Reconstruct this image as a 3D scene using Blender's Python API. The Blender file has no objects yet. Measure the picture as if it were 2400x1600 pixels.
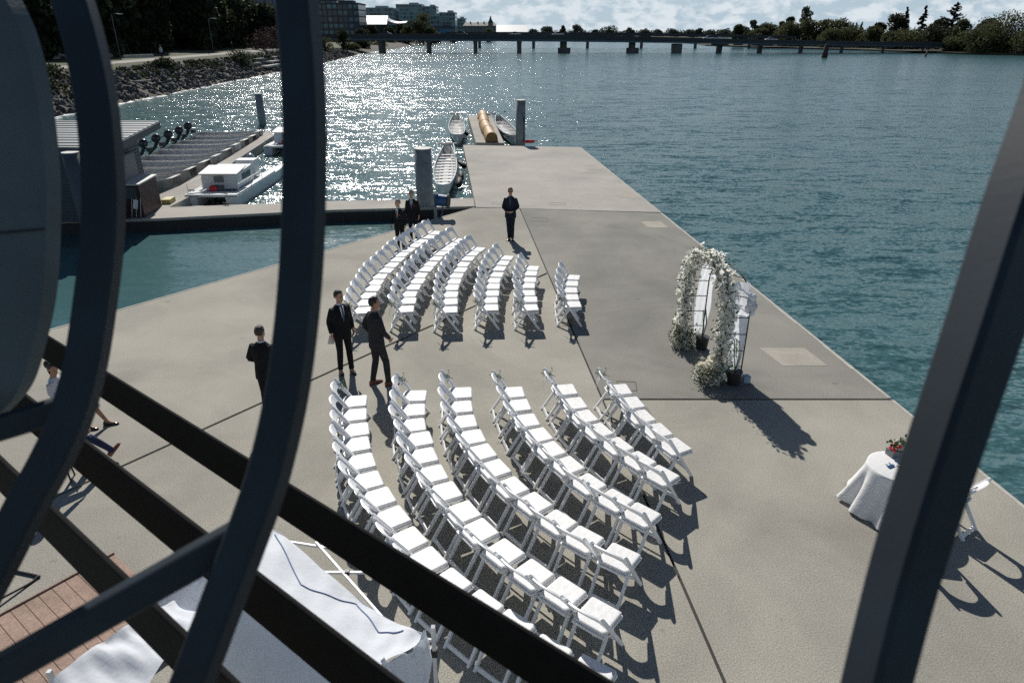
import bpy, bmesh, math, random
from mathutils import Vector, Matrix, Euler, Quaternion
import numpy as np

random.seed(7)
rng = np.random.default_rng(7)
S = bpy.context.scene
C = S.collection
PI = math.pi
R = math.radians

# ------------------------------------------------------------------ camera, sky, sun
cam_d = bpy.data.cameras.new("camera")
cam = bpy.data.objects.new("camera", cam_d)
C.objects.link(cam)
cam_d.sensor_width = 36.0
cam_d.lens = 24.0
cam_d.clip_start = 0.05
cam_d.clip_end = 6000
PITCH = math.atan(726 / 1600)
cam.location = (0, 0, 6.55)
cam.rotation_euler = (PI / 2 - PITCH, 0, 0)
cam_d.dof.use_dof = True
cam_d.dof.focus_distance = 15.0
cam_d.dof.aperture_fstop = 3.6
S.camera = cam

SUN_AZ, SUN_EL = R(14.5), R(39.0)      # sun ahead of the camera, a little to the left
sun_vec = Vector((-math.sin(SUN_AZ) * math.cos(SUN_EL), math.cos(SUN_AZ) * math.cos(SUN_EL), math.sin(SUN_EL)))
sun_d = bpy.data.lights.new("sun", 'SUN')
sun_d.energy = 5.0
sun_d.angle = R(0.53)
sun_d.color = (1.0, 0.955, 0.88)
sun = bpy.data.objects.new("sun", sun_d)
sun.rotation_euler = sun_vec.to_track_quat('Z', 'Y').to_euler()
sun.location = (-20, 60, 60)
C.objects.link(sun)

W = bpy.data.worlds.new("World")
S.world = W
W.use_nodes = True
nt = W.node_tree
nt.nodes.clear()


def wn(t, **k):
    n = nt.nodes.new(t)
    for a, b in k.items():
        setattr(n, a, b)
    return n


SKY_STRENGTH = 0.05
sky = wn('ShaderNodeTexSky', sky_type='NISHITA', sun_disc=False)
sky.sun_elevation = SUN_EL
sky.sun_rotation = -SUN_AZ
sky.air_density = 1.0
sky.dust_density = 0.3
sky.ozone_density = 4.0
bg = wn('ShaderNodeBackground')
bg.inputs[1].default_value = SKY_STRENGTH
out = wn('ShaderNodeOutputWorld')
tc = wn('ShaderNodeTexCoord')
sep = wn('ShaderNodeSeparateXYZ')
nt.links.new(tc.outputs['Generated'], sep.inputs[0])
# puffy cumulus banked up along the horizon, thinning out to clear blue overhead
mpc = wn('ShaderNodeMapping'); mpc.inputs['Scale'].default_value = (1, 1, 2.1)
nt.links.new(tc.outputs['Generated'], mpc.inputs['Vector'])
cn = wn('ShaderNodeTexNoise'); cn.inputs['Scale'].default_value = 30; cn.inputs['Detail'].default_value = 8; cn.inputs['Roughness'].default_value = 0.62
cn.inputs['Distortion'].default_value = 0.25
nt.links.new(mpc.outputs[0], cn.inputs['Vector'])
cr = wn('ShaderNodeValToRGB')
cr.color_ramp.elements[0].position = 0.43; cr.color_ramp.elements[0].color = (0, 0, 0, 1)
cr.color_ramp.elements[1].position = 0.57; cr.color_ramp.elements[1].color = (1, 1, 1, 1)
nt.links.new(cn.outputs['Fac'], cr.inputs[0])
el = wn('ShaderNodeMapRange'); el.inputs['From Min'].default_value = 0.0; el.inputs['From Max'].default_value = 0.34
el.inputs['To Min'].default_value = 0.95; el.inputs['To Max'].default_value = 0.0
nt.links.new(sep.outputs['Z'], el.inputs['Value'])
cf = wn('ShaderNodeMath', operation='MULTIPLY'); nt.links.new(cr.outputs[0], cf.inputs[0]); nt.links.new(el.outputs[0], cf.inputs[1])
hz = wn('ShaderNodeMapRange'); hz.inputs['From Min'].default_value = 0.0; hz.inputs['From Max'].default_value = 0.38
hz.inputs['To Min'].default_value = 0.92; hz.inputs['To Max'].default_value = 0.0
nt.links.new(sep.outputs['Z'], hz.inputs['Value'])
k = 1.0 / SKY_STRENGTH
m1 = wn('ShaderNodeMix', data_type='RGBA'); m1.inputs['B'].default_value = (0.46 * k, 0.59 * k, 0.70 * k, 1)
nt.links.new(hz.outputs[0], m1.inputs['Factor']); nt.links.new(sky.outputs[0], m1.inputs['A'])
m2 = wn('ShaderNodeMix', data_type='RGBA'); m2.inputs['B'].default_value = (0.74 * k, 0.80 * k, 0.85 * k, 1)
nt.links.new(cf.outputs[0], m2.inputs['Factor']); nt.links.new(m1.outputs['Result'], m2.inputs['A'])
nt.links.new(m2.outputs['Result'], bg.inputs[0])
nt.links.new(bg.outputs[0], out.inputs[0])

S.view_settings.view_transform = 'Standard'
S.view_settings.look = 'None'
S.view_settings.gamma = 1
S.view_settings.use_curve_mapping = False
S.view_settings.exposure = 0.0
S.render.engine = 'CYCLES'
S.cycles.use_denoising = False
S.cycles.max_bounces = 6
S.cycles.diffuse_bounces = 3
S.cycles.glossy_bounces = 3
S.cycles.transparent_max_bounces = 6
S.cycles.caustics_reflective = False
S.cycles.caustics_refractive = False
S.cycles.sample_clamp_indirect = 4

# ------------------------------------------------------------------ materials
def mat(name, col, rough=0.6, metal=0.0, var=0.0, vscale=3.0, bump=0.0, bscale=40.0, spec=0.5,
        grain=0.0, gscale=60.0, coord='Object', var2=None, stretch=(1, 1, 1), sheen=0.0, transl=0.0, stain=0.0):
    m = bpy.data.materials.new(name)
    m.use_nodes = True
    t = m.node_tree
    b = t.nodes['Principled BSDF']
    b.inputs['Roughness'].default_value = rough
    b.inputs['Metallic'].default_value = metal
    b.inputs['Specular IOR Level'].default_value = spec
    if sheen:
        b.inputs['Sheen Weight'].default_value = sheen
    b.inputs['Base Color'].default_value = (*col, 1)
    c = t.nodes.new('ShaderNodeTexCoord')
    mp = t.nodes.new('ShaderNodeMapping'); mp.inputs['Scale'].default_value = stretch
    t.links.new(c.outputs[coord], mp.inputs['Vector'])
    last = None
    if var or grain:
        n = t.nodes.new('ShaderNodeTexNoise'); n.inputs['Scale'].default_value = vscale; n.inputs['Detail'].default_value = 6
        n.inputs['Roughness'].default_value = 0.6
        t.links.new(mp.outputs[0], n.inputs['Vector'])
        r = t.nodes.new('ShaderNodeValToRGB')
        lo = var2 if var2 else tuple(max(0, x * (1 - var)) for x in col)
        hi = col if var2 else tuple(min(1, x * (1 + var)) for x in col)
        r.color_ramp.elements[0].position = 0.33; r.color_ramp.elements[0].color = (*lo, 1)
        r.color_ramp.elements[1].position = 0.67; r.color_ramp.elements[1].color = (*hi, 1)
        t.links.new(n.outputs['Fac'], r.inputs[0])
        last = r.outputs[0]
        if grain:
            g = t.nodes.new('ShaderNodeTexNoise'); g.inputs['Scale'].default_value = gscale; g.inputs['Detail'].default_value = 3
            t.links.new(mp.outputs[0], g.inputs['Vector'])
            mr = t.nodes.new('ShaderNodeMapRange'); mr.inputs['From Min'].default_value = 0.3; mr.inputs['From Max'].default_value = 0.7
            mr.inputs['To Min'].default_value = 1 - grain; mr.inputs['To Max'].default_value = 1 + grain
            t.links.new(g.outputs['Fac'], mr.inputs['Value'])
            mx = t.nodes.new('ShaderNodeVectorMath'); mx.operation = 'SCALE'
            t.links.new(last, mx.inputs[0]); t.links.new(mr.outputs[0], mx.inputs['Scale'])
            last = mx.outputs[0]
        t.links.new(last, b.inputs['Base Color'])
    if stain and last is not None:      # broad water marks, darker spots and a few fine cracks
        sn = t.nodes.new('ShaderNodeTexNoise'); sn.inputs['Scale'].default_value = 0.22; sn.inputs['Detail'].default_value = 7; sn.inputs['Roughness'].default_value = 0.65; sn.inputs['Distortion'].default_value = 0.6
        t.links.new(mp.outputs[0], sn.inputs['Vector'])
        sr = t.nodes.new('ShaderNodeValToRGB')
        e_ = sr.color_ramp.elements
        e_[0].position = 0.36; e_[0].color = (1 - stain, 1 - stain, 1 - stain * .9, 1); e_[1].position = 0.56; e_[1].color = (1, 1, 1, 1)
        t.links.new(sn.outputs['Fac'], sr.inputs[0])
        vo = t.nodes.new('ShaderNodeTexNoise'); vo.inputs['Scale'].default_value = 3.1; vo.inputs['Detail'].default_value = 2
        t.links.new(mp.outputs[0], vo.inputs['Vector'])
        vr = t.nodes.new('ShaderNodeValToRGB'); vr.color_ramp.elements[0].position = 0.70; vr.color_ramp.elements[0].color = (1, 1, 1, 1)
        vr.color_ramp.elements[1].position = 0.76; vr.color_ramp.elements[1].color = (1 - stain * .9, 1 - stain * .9, 1 - stain * .9, 1)
        t.links.new(vo.outputs['Fac'], vr.inputs[0])
        for q_ in (sr, vr):
            mm = t.nodes.new('ShaderNodeVectorMath'); mm.operation = 'MULTIPLY'
            t.links.new(last, mm.inputs[0]); t.links.new(q_.outputs[0], mm.inputs[1]); last = mm.outputs[0]
        t.links.new(last, b.inputs['Base Color'])
    if transl:
        tl = t.nodes.new('ShaderNodeBsdfTranslucent'); mxs = t.nodes.new('ShaderNodeMixShader'); mxs.inputs[0].default_value = transl
        if last is not None: t.links.new(last, tl.inputs['Color'])
        else: tl.inputs['Color'].default_value = (*col, 1)
        o_ = t.nodes['Material Output']
        t.links.new(b.outputs[0], mxs.inputs[1]); t.links.new(tl.outputs[0], mxs.inputs[2]); t.links.new(mxs.outputs[0], o_.inputs['Surface'])
    if bump:
        n2 = t.nodes.new('ShaderNodeTexNoise'); n2.inputs['Scale'].default_value = bscale; n2.inputs['Detail'].default_value = 5
        t.links.new(mp.outputs[0], n2.inputs['Vector'])
        bp = t.nodes.new('ShaderNodeBump'); bp.inputs['Strength'].default_value = bump; bp.inputs['Distance'].default_value = 0.05
        t.links.new(n2.outputs['Fac'], bp.inputs['Height'])
        t.links.new(bp.outputs[0], b.inputs['Normal'])
    return m


M = {}
M['concrete'] = mat('pale_concrete', (0.350, 0.334, 0.285), 0.9, var=0.10, vscale=0.45, grain=0.34, gscale=55, bump=0.10, bscale=110, spec=0.25, stain=0.22)
M['concrete_far'] = mat('far_concrete', (0.385, 0.365, 0.328), 0.9, var=0.08, vscale=0.6, grain=0.30, gscale=30, bump=0.1, bscale=70, spec=0.25, stain=0.18)
M['concrete_dark'] = mat('dark_concrete', (0.250, 0.242, 0.214), 0.9, var=0.13, vscale=0.4, grain=0.34, gscale=55, bump=0.10, bscale=110, spec=0.25, stain=0.24)
M['concrete_patch'] = mat('patch_concrete', (0.36, 0.335, 0.29), 0.9, var=0.10, vscale=2.0, grain=0.2, gscale=38, spec=0.25)
M['concrete_edge'] = mat('edge_concrete', (0.44, 0.42, 0.38), 0.85, var=0.15, vscale=4, spec=0.25)
M['rubber'] = mat('black_rubber', (0.018, 0.018, 0.019), 0.7, var=0.2, vscale=6)
M['chair'] = mat('white_resin', (0.88, 0.89, 0.90), 0.38, var=0.04, vscale=9, bump=0.04, bscale=120)
M['cushion'] = mat('white_vinyl', (0.73, 0.73, 0.725), 0.5, var=0.06, vscale=10, bump=0.12, bscale=18)
M['steel_dark'] = mat('dark_blue_steel', (0.017, 0.026, 0.037), 0.6, var=0.22, vscale=5, bump=0.02, bscale=120, spec=0.35)
M['steel_plate'] = mat('grey_steel_plate', (0.115, 0.132, 0.140), 0.6, var=0.14, vscale=5, bump=0.06, bscale=160, spec=0.35)
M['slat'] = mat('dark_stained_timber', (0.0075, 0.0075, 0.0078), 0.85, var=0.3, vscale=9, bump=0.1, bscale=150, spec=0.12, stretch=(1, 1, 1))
M['pile'] = mat('galvanised_steel', (0.215, 0.235, 0.24), 0.55, metal=0.15, var=0.20, vscale=3, grain=0.18, gscale=14, bump=0.12, bscale=25)
M['pile_top'] = mat('pile_cap_concrete', (0.62, 0.61, 0.57), 0.8, var=0.08, vscale=5)
M['boat_white'] = mat('white_gelcoat', (0.64, 0.66, 0.67), 0.35, var=0.09, vscale=2.5, grain=0.08, gscale=30)
M['boat_inside'] = mat('worn_boat_interior', (0.50, 0.51, 0.51), 0.6, var=0.2, vscale=4)
M['boat_grey'] = mat('grey_boat_interior', (0.24, 0.26, 0.28), 0.6, var=0.22, vscale=4)
M['bench'] = mat('bench_paint', (0.60, 0.59, 0.57), 0.55, var=0.12, vscale=8)
M['alu'] = mat('weathered_aluminium', (0.46, 0.44, 0.41), 0.5, metal=0.15, var=0.25, vscale=3, grain=0.12, gscale=25)
M['alu_in'] = mat('aluminium_interior', (0.44, 0.45, 0.46), 0.55, metal=0.3, var=0.3, vscale=4)
M['alu_bright'] = mat('bare_aluminium', (0.62, 0.62, 0.60), 0.4, metal=0.3, var=0.1, vscale=6)
M['motor'] = mat('black_cowling', (0.016, 0.017, 0.02), 0.25, var=0.2, vscale=8)
M['motor_grey'] = mat('grey_cowling', (0.22, 0.25, 0.28), 0.3, var=0.1, vscale=6)
M['red'] = mat('red_plastic', (0.62, 0.03, 0.035), 0.4, var=0.12, vscale=9)
M['blue_tarp'] = mat('blue_plastic', (0.02, 0.085, 0.22), 0.45, var=0.2, vscale=9)
M['golden'] = mat('golden_tarp', (0.40, 0.245, 0.095), 0.6, var=0.28, vscale=1.8, grain=0.18, gscale=9, bump=0.35, bscale=6)
M['golden_end'] = mat('tarp_end', (0.20, 0.12, 0.045), 0.8, var=0.25, vscale=5)
M['siding'] = mat('slate_blue_siding', (0.052, 0.070, 0.088), 0.65, var=0.10, vscale=3)
M['siding_panel'] = mat('notice_panel', (0.15, 0.165, 0.17), 0.6, var=0.06, vscale=5, grain=0.2, gscale=20)
M['roof'] = mat('metal_roof', (0.135, 0.15, 0.165), 0.5, metal=0.2, var=0.08, vscale=2)
M['seam'] = mat('roof_seam', (0.62, 0.62, 0.60), 0.5)
M['dark_red'] = mat('dark_red_paint', (0.022, 0.003, 0.004), 0.5, var=0.3, vscale=4)
M['paper'] = mat('white_paper', (0.82, 0.83, 0.84), 0.7, var=0.02, vscale=5)
M['yellow'] = mat('yellow_paint', (0.42, 0.36, 0.12), 0.6, var=0.2, vscale=6)
M['cloth'] = mat('white_tablecloth', (0.80, 0.80, 0.80), 0.85, var=0.03, vscale=8, bump=0.15, bscale=12, transl=0.12)
M['canvas'] = mat('white_canopy_fabric', (0.74, 0.775, 0.83), 0.75, var=0.05, vscale=5, bump=0.12, bscale=16, transl=0.30)
M['tent_metal'] = mat('white_tent_tube', (0.66, 0.68, 0.70), 0.4, var=0.08, vscale=8)
M['black'] = mat('black_metal', (0.016, 0.016, 0.018), 0.5, var=0.1, vscale=5)
M['black_pot'] = mat('black_pot', (0.02, 0.02, 0.021), 0.6, var=0.15, vscale=8)
M['plank'] = mat('brown_decking', (0.295, 0.200, 0.155), 0.8, var=0.20, vscale=2.0, grain=0.20, gscale=28, bump=0.2, bscale=60, stretch=(1, 1, 1))
M['flower'] = mat('cream_blossom', (0.88, 0.85, 0.75), 0.8, var=0.10, vscale=12, transl=0.55)
M['flower_white'] = mat('white_blossom', (0.90, 0.89, 0.83), 0.8, var=0.08, vscale=12, transl=0.55)
M['leaf'] = mat('eucalyptus_leaf', (0.085, 0.125, 0.055), 0.6, var=0.40, vscale=9, transl=0.35)
M['leaf_dark'] = mat('dark_leaf', (0.050, 0.085, 0.034), 0.6, var=0.40, vscale=9, transl=0.35)
M['stem'] = mat('green_stem', (0.10, 0.19, 0.04), 0.6)
M['tulle'] = mat('white_tulle', (0.88, 0.90, 0.94), 0.9, var=0.04, vscale=6, bump=0.15, bscale=9, transl=0.5)
M['skin'] = mat('skin', (0.46, 0.26, 0.18), 0.55, var=0.06, vscale=10)
M['skin_tan'] = mat('tan_skin', (0.36, 0.19, 0.12), 0.55, var=0.06, vscale=10)
M['hair_black'] = mat('black_hair', (0.012, 0.010, 0.009), 0.45, var=0.3, vscale=30, bump=0.5, bscale=60)
M['hair_brown'] = mat('brown_hair', (0.05, 0.034, 0.022), 0.5, var=0.35, vscale=30, bump=0.5, bscale=60)
M['hair_grey'] = mat('grey_hair', (0.22, 0.20, 0.18), 0.5, var=0.35, vscale=30, bump=0.5, bscale=60)
M['suit_black'] = mat('black_suit', (0.012, 0.012, 0.014), 0.85, var=0.25, vscale=12, bump=0.3, bscale=14, spec=0.2)
M['suit_navy'] = mat('navy_suit', (0.016, 0.020, 0.034), 0.85, var=0.25, vscale=12, bump=0.3, bscale=14, spec=0.2)
M['suit_grey'] = mat('charcoal_suit', (0.030, 0.030, 0.033), 0.85, var=0.25, vscale=12, bump=0.3, bscale=14, spec=0.2)
M['trouser_blue'] = mat('blue_trousers', (0.022, 0.030, 0.075), 0.85, var=0.2, vscale=12, spec=0.2)
M['shirt'] = mat('white_shirt', (0.74, 0.76, 0.80), 0.8)
M['shirt_blue'] = mat('pale_blue_shirt', (0.33, 0.43, 0.52), 0.85, var=0.1, vscale=10)
M['shirt_dark'] = mat('slate_shirt', (0.045, 0.065, 0.105), 0.8)
M['blouse'] = mat('white_patterned_blouse', (0.56, 0.55, 0.58), 0.85, var=0.25, vscale=45)
M['tie_blue'] = mat('blue_tie', (0.035, 0.07, 0.16), 0.6)
M['cord_blue'] = mat('faded_blue_cord', (0.13, 0.19, 0.34), 0.8)  # bluish tone of the strap's shadow on the canopy, put into a colour
M['tie_grey'] = mat('grey_tie', (0.10, 0.13, 0.16), 0.6)
M['shoe_black'] = mat('black_leather', (0.014, 0.013, 0.013), 0.25)
M['shoe_brown'] = mat('brown_leather', (0.17, 0.055, 0.028), 0.3, var=0.25, vscale=12)
M['lens'] = mat('dark_lens', (0.008, 0.008, 0.010), 0.1)
M['rock'] = mat('riprap_rock', (0.075, 0.075, 0.076), 0.9, var=0.55, vscale=0.6, grain=0.3, gscale=5)
M['soil'] = mat('bank_soil', (0.060, 0.054, 0.040), 0.95, var=0.4, vscale=0.35, grain=0.4, gscale=3)
M['grass'] = mat('bank_grass', (0.048, 0.056, 0.022), 0.95, var=0.35, vscale=0.25, grain=0.35, gscale=2.5)
M['soil_dark'] = mat('island_mud', (0.036, 0.034, 0.022), 0.95, var=0.3, vscale=0.2)
M['path'] = mat('gravel_path', (0.26, 0.25, 0.225), 0.9, var=0.1, vscale=0.5)
M['stone'] = mat('pale_stone', (0.36, 0.36, 0.35), 0.85, var=0.18, vscale=0.8)
M['foam'] = mat('shore_foam', (0.72, 0.73, 0.72), 0.7, var=0.15, vscale=1.5)
M['drift'] = mat('driftwood', (0.26, 0.24, 0.21), 0.9, var=0.3, vscale=3)
M['f_dark'] = mat('dark_foliage', (0.030, 0.038, 0.019), 0.75, var=0.55, vscale=0.30, grain=0.45, gscale=1.6, spec=0.2, transl=0.35)
M['f_willow'] = mat('olive_foliage', (0.076, 0.084, 0.038), 0.75, var=0.42, vscale=0.30, grain=0.40, gscale=1.6, spec=0.2, transl=0.45)
M['f_airy'] = mat('grey_green_foliage', (0.072, 0.092, 0.066), 0.75, var=0.35, vscale=0.35, grain=0.35, gscale=1.6, spec=0.2, transl=0.35)
M['f_conifer'] = mat('conifer_foliage', (0.018, 0.027, 0.021), 0.8, var=0.4, vscale=0.5, grain=0.3, gscale=2, spec=0.2, transl=0.2)
M['f_yellow'] = mat('yellow_green_foliage', (0.17, 0.17, 0.04), 0.75, var=0.35, vscale=0.5, grain=0.35, gscale=2, spec=0.2, transl=0.35)
M['f_purple'] = mat('purple_foliage', (0.045, 0.030, 0.032), 0.75, var=0.4, vscale=0.4, grain=0.35, gscale=2, spec=0.2, transl=0.35)
M['f_far'] = mat('far_foliage', (0.072, 0.088, 0.070), 0.85, var=0.3, vscale=0.3, spec=0.1, transl=0.3)
M['bark'] = mat('bark', (0.055, 0.042, 0.032), 0.9, var=0.3, vscale=2)
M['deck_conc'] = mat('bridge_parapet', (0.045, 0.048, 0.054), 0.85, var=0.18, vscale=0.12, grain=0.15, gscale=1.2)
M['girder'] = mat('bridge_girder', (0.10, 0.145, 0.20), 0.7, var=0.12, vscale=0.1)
M['pier'] = mat('bridge_pier', (0.12, 0.125, 0.125), 0.85, var=0.2, vscale=0.5)
M['glass_b'] = mat('blue_green_glass', (0.09, 0.185, 0.215), 0.2, var=0.3, vscale=0.12, grain=0.3, gscale=0.5)  # blue-green of distant haze is put into this glass colour
M['glass_dark'] = mat('dark_glass', (0.022, 0.038, 0.052), 0.2, var=0.35, vscale=0.15, grain=0.3, gscale=0.5)
M['glass_blue'] = mat('blue_glass', (0.03, 0.15, 0.27), 0.25, var=0.25, vscale=0.2)
M['slab_w'] = mat('pale_facade', (0.26, 0.335, 0.36), 0.8, var=0.12, vscale=0.2)  # facade colour includes the bluish tint of far-off haze
M['slab_d'] = mat('dark_facade', (0.055, 0.066, 0.075), 0.8, var=0.2, vscale=0.2)
M['facade_tan'] = mat('tan_facade', (0.17, 0.17, 0.16), 0.85, var=0.15, vscale=0.15)
M['roof_white'] = mat('white_roof', (0.60, 0.62, 0.64), 0.5)
M['roof_tan'] = mat('tan_roof', (0.36, 0.35, 0.31), 0.8, var=0.15, vscale=0.3)
M['car_white'] = mat('white_car_paint', (0.72, 0.73, 0.74), 0.25)
M['car_dark'] = mat('dark_car_paint', (0.05, 0.055, 0.065), 0.25)
M['lamp_metal'] = mat('lamp_metal', (0.05, 0.055, 0.06), 0.5)
M['seatbrown'] = mat('bench_wood', (0.10, 0.06, 0.035), 0.7)

# river water: murky green-brown body, sky reflection, wind waves at three sizes
wm = bpy.data.materials.new('river_water'); wm.use_nodes = True
t = wm.node_tree; b = t.nodes['Principled BSDF']
b.inputs['Base Color'].default_value = (0.050, 0.120, 0.128, 1)
b.inputs['Roughness'].default_value = 0.17
b.inputs['IOR'].default_value = 1.333
c = t.nodes.new('ShaderNodeTexCoord')


def slopes(scale, stretch, rot, detail, rough, ax_, ay_):
    """two independent noise channels used as the surface slopes along x and y (same at any distance)"""
    mp = t.nodes.new('ShaderNodeMapping'); mp.inputs['Rotation'].default_value = (0, 0, R(rot)); mp.inputs['Scale'].default_value = stretch
    n = t.nodes.new('ShaderNodeTexNoise'); n.inputs['Scale'].default_value = scale; n.inputs['Detail'].default_value = detail; n.inputs['Roughness'].default_value = rough
    n.inputs['Distortion'].default_value = 0.3
    t.links.new(c.outputs['Object'], mp.inputs['Vector']); t.links.new(mp.outputs[0], n.inputs['Vector'])
    v = t.nodes.new('ShaderNodeVectorMath'); v.operation = 'SUBTRACT'; v.inputs[1].default_value = (.5, .5, .5)
    t.links.new(n.outputs['Color'], v.inputs[0])
    m_ = t.nodes.new('ShaderNodeVectorMath'); m_.operation = 'MULTIPLY'; m_.inputs[1].default_value = (ax_, ay_, 0)
    t.links.new(v.outputs[0], m_.inputs[0])
    return m_


def vadd(a, b_):
    v = t.nodes.new('ShaderNodeVectorMath'); v.operation = 'ADD'
    t.links.new(a.outputs[0], v.inputs[0]); t.links.new(b_.outputs[0], v.inputs[1])
    return v


sl_ = vadd(vadd(slopes(0.85, (0.28, 1.15, 1), 12, 2, 0.5, .28, .72), slopes(2.4, (0.38, 1.2, 1), 9, 2, 0.5, .78, 1.08)), slopes(8.0, (0.7, 1.15, 1), 18, 2, 0.6, 1.35, 1.50))
gust = t.nodes.new('ShaderNodeTexNoise'); gust.inputs['Scale'].default_value = 0.03; gust.inputs['Detail'].default_value = 3
gm = t.nodes.new('ShaderNodeMapping'); gm.inputs['Scale'].default_value = (.5, 1.6, 1); t.links.new(c.outputs['Object'], gm.inputs['Vector']); t.links.new(gm.outputs[0], gust.inputs['Vector'])
pr = t.nodes.new('ShaderNodeMapRange'); pr.inputs['From Min'].default_value = 0.3; pr.inputs['From Max'].default_value = 0.7
pr.inputs['To Min'].default_value = 0.75; pr.inputs['To Max'].default_value = 1.1
t.links.new(gust.outputs['Fac'], pr.inputs['Value'])
# the basin between walkway and dock is sheltered and lies almost flat
sx_ = t.nodes.new('ShaderNodeSeparateXYZ'); t.links.new(c.outputs['Object'], sx_.inputs[0])
my = t.nodes.new('ShaderNodeMapRange'); my.inputs['From Min'].default_value = 28.2; my.inputs['From Max'].default_value = 27.0; t.links.new(sx_.outputs['Y'], my.inputs['Value'])
mx_ = t.nodes.new('ShaderNodeMapRange'); mx_.inputs['From Min'].default_value = 0.0; mx_.inputs['From Max'].default_value = -2.0; t.links.new(sx_.outputs['X'], mx_.inputs['Value'])
mm_ = t.nodes.new('ShaderNodeMath'); mm_.operation = 'MULTIPLY'; t.links.new(my.outputs[0], mm_.inputs[0]); t.links.new(mx_.outputs[0], mm_.inputs[1])
cal = t.nodes.new('ShaderNodeMapRange'); cal.inputs['To Min'].default_value = 1.0; cal.inputs['To Max'].default_value = 0.28; t.links.new(mm_.outputs[0], cal.inputs['Value'])
pm = t.nodes.new('ShaderNodeMath'); pm.operation = 'MULTIPLY'; t.links.new(pr.outputs[0], pm.inputs[0]); t.links.new(cal.outputs[0], pm.inputs[1])
sc_ = t.nodes.new('ShaderNodeVectorMath'); sc_.operation = 'SCALE'; t.links.new(sl_.outputs[0], sc_.inputs[0]); t.links.new(pm.outputs[0], sc_.inputs['Scale'])
up_ = t.nodes.new('ShaderNodeVectorMath'); up_.operation = 'ADD'; up_.inputs[1].default_value = (0, 0, 1); t.links.new(sc_.outputs[0], up_.inputs[0])
nr = t.nodes.new('ShaderNodeVectorMath'); nr.operation = 'NORMALIZE'; t.links.new(up_.outputs[0], nr.inputs[0])
t.links.new(nr.outputs[0], b.inputs['Normal'])
M['water'] = wm

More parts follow.
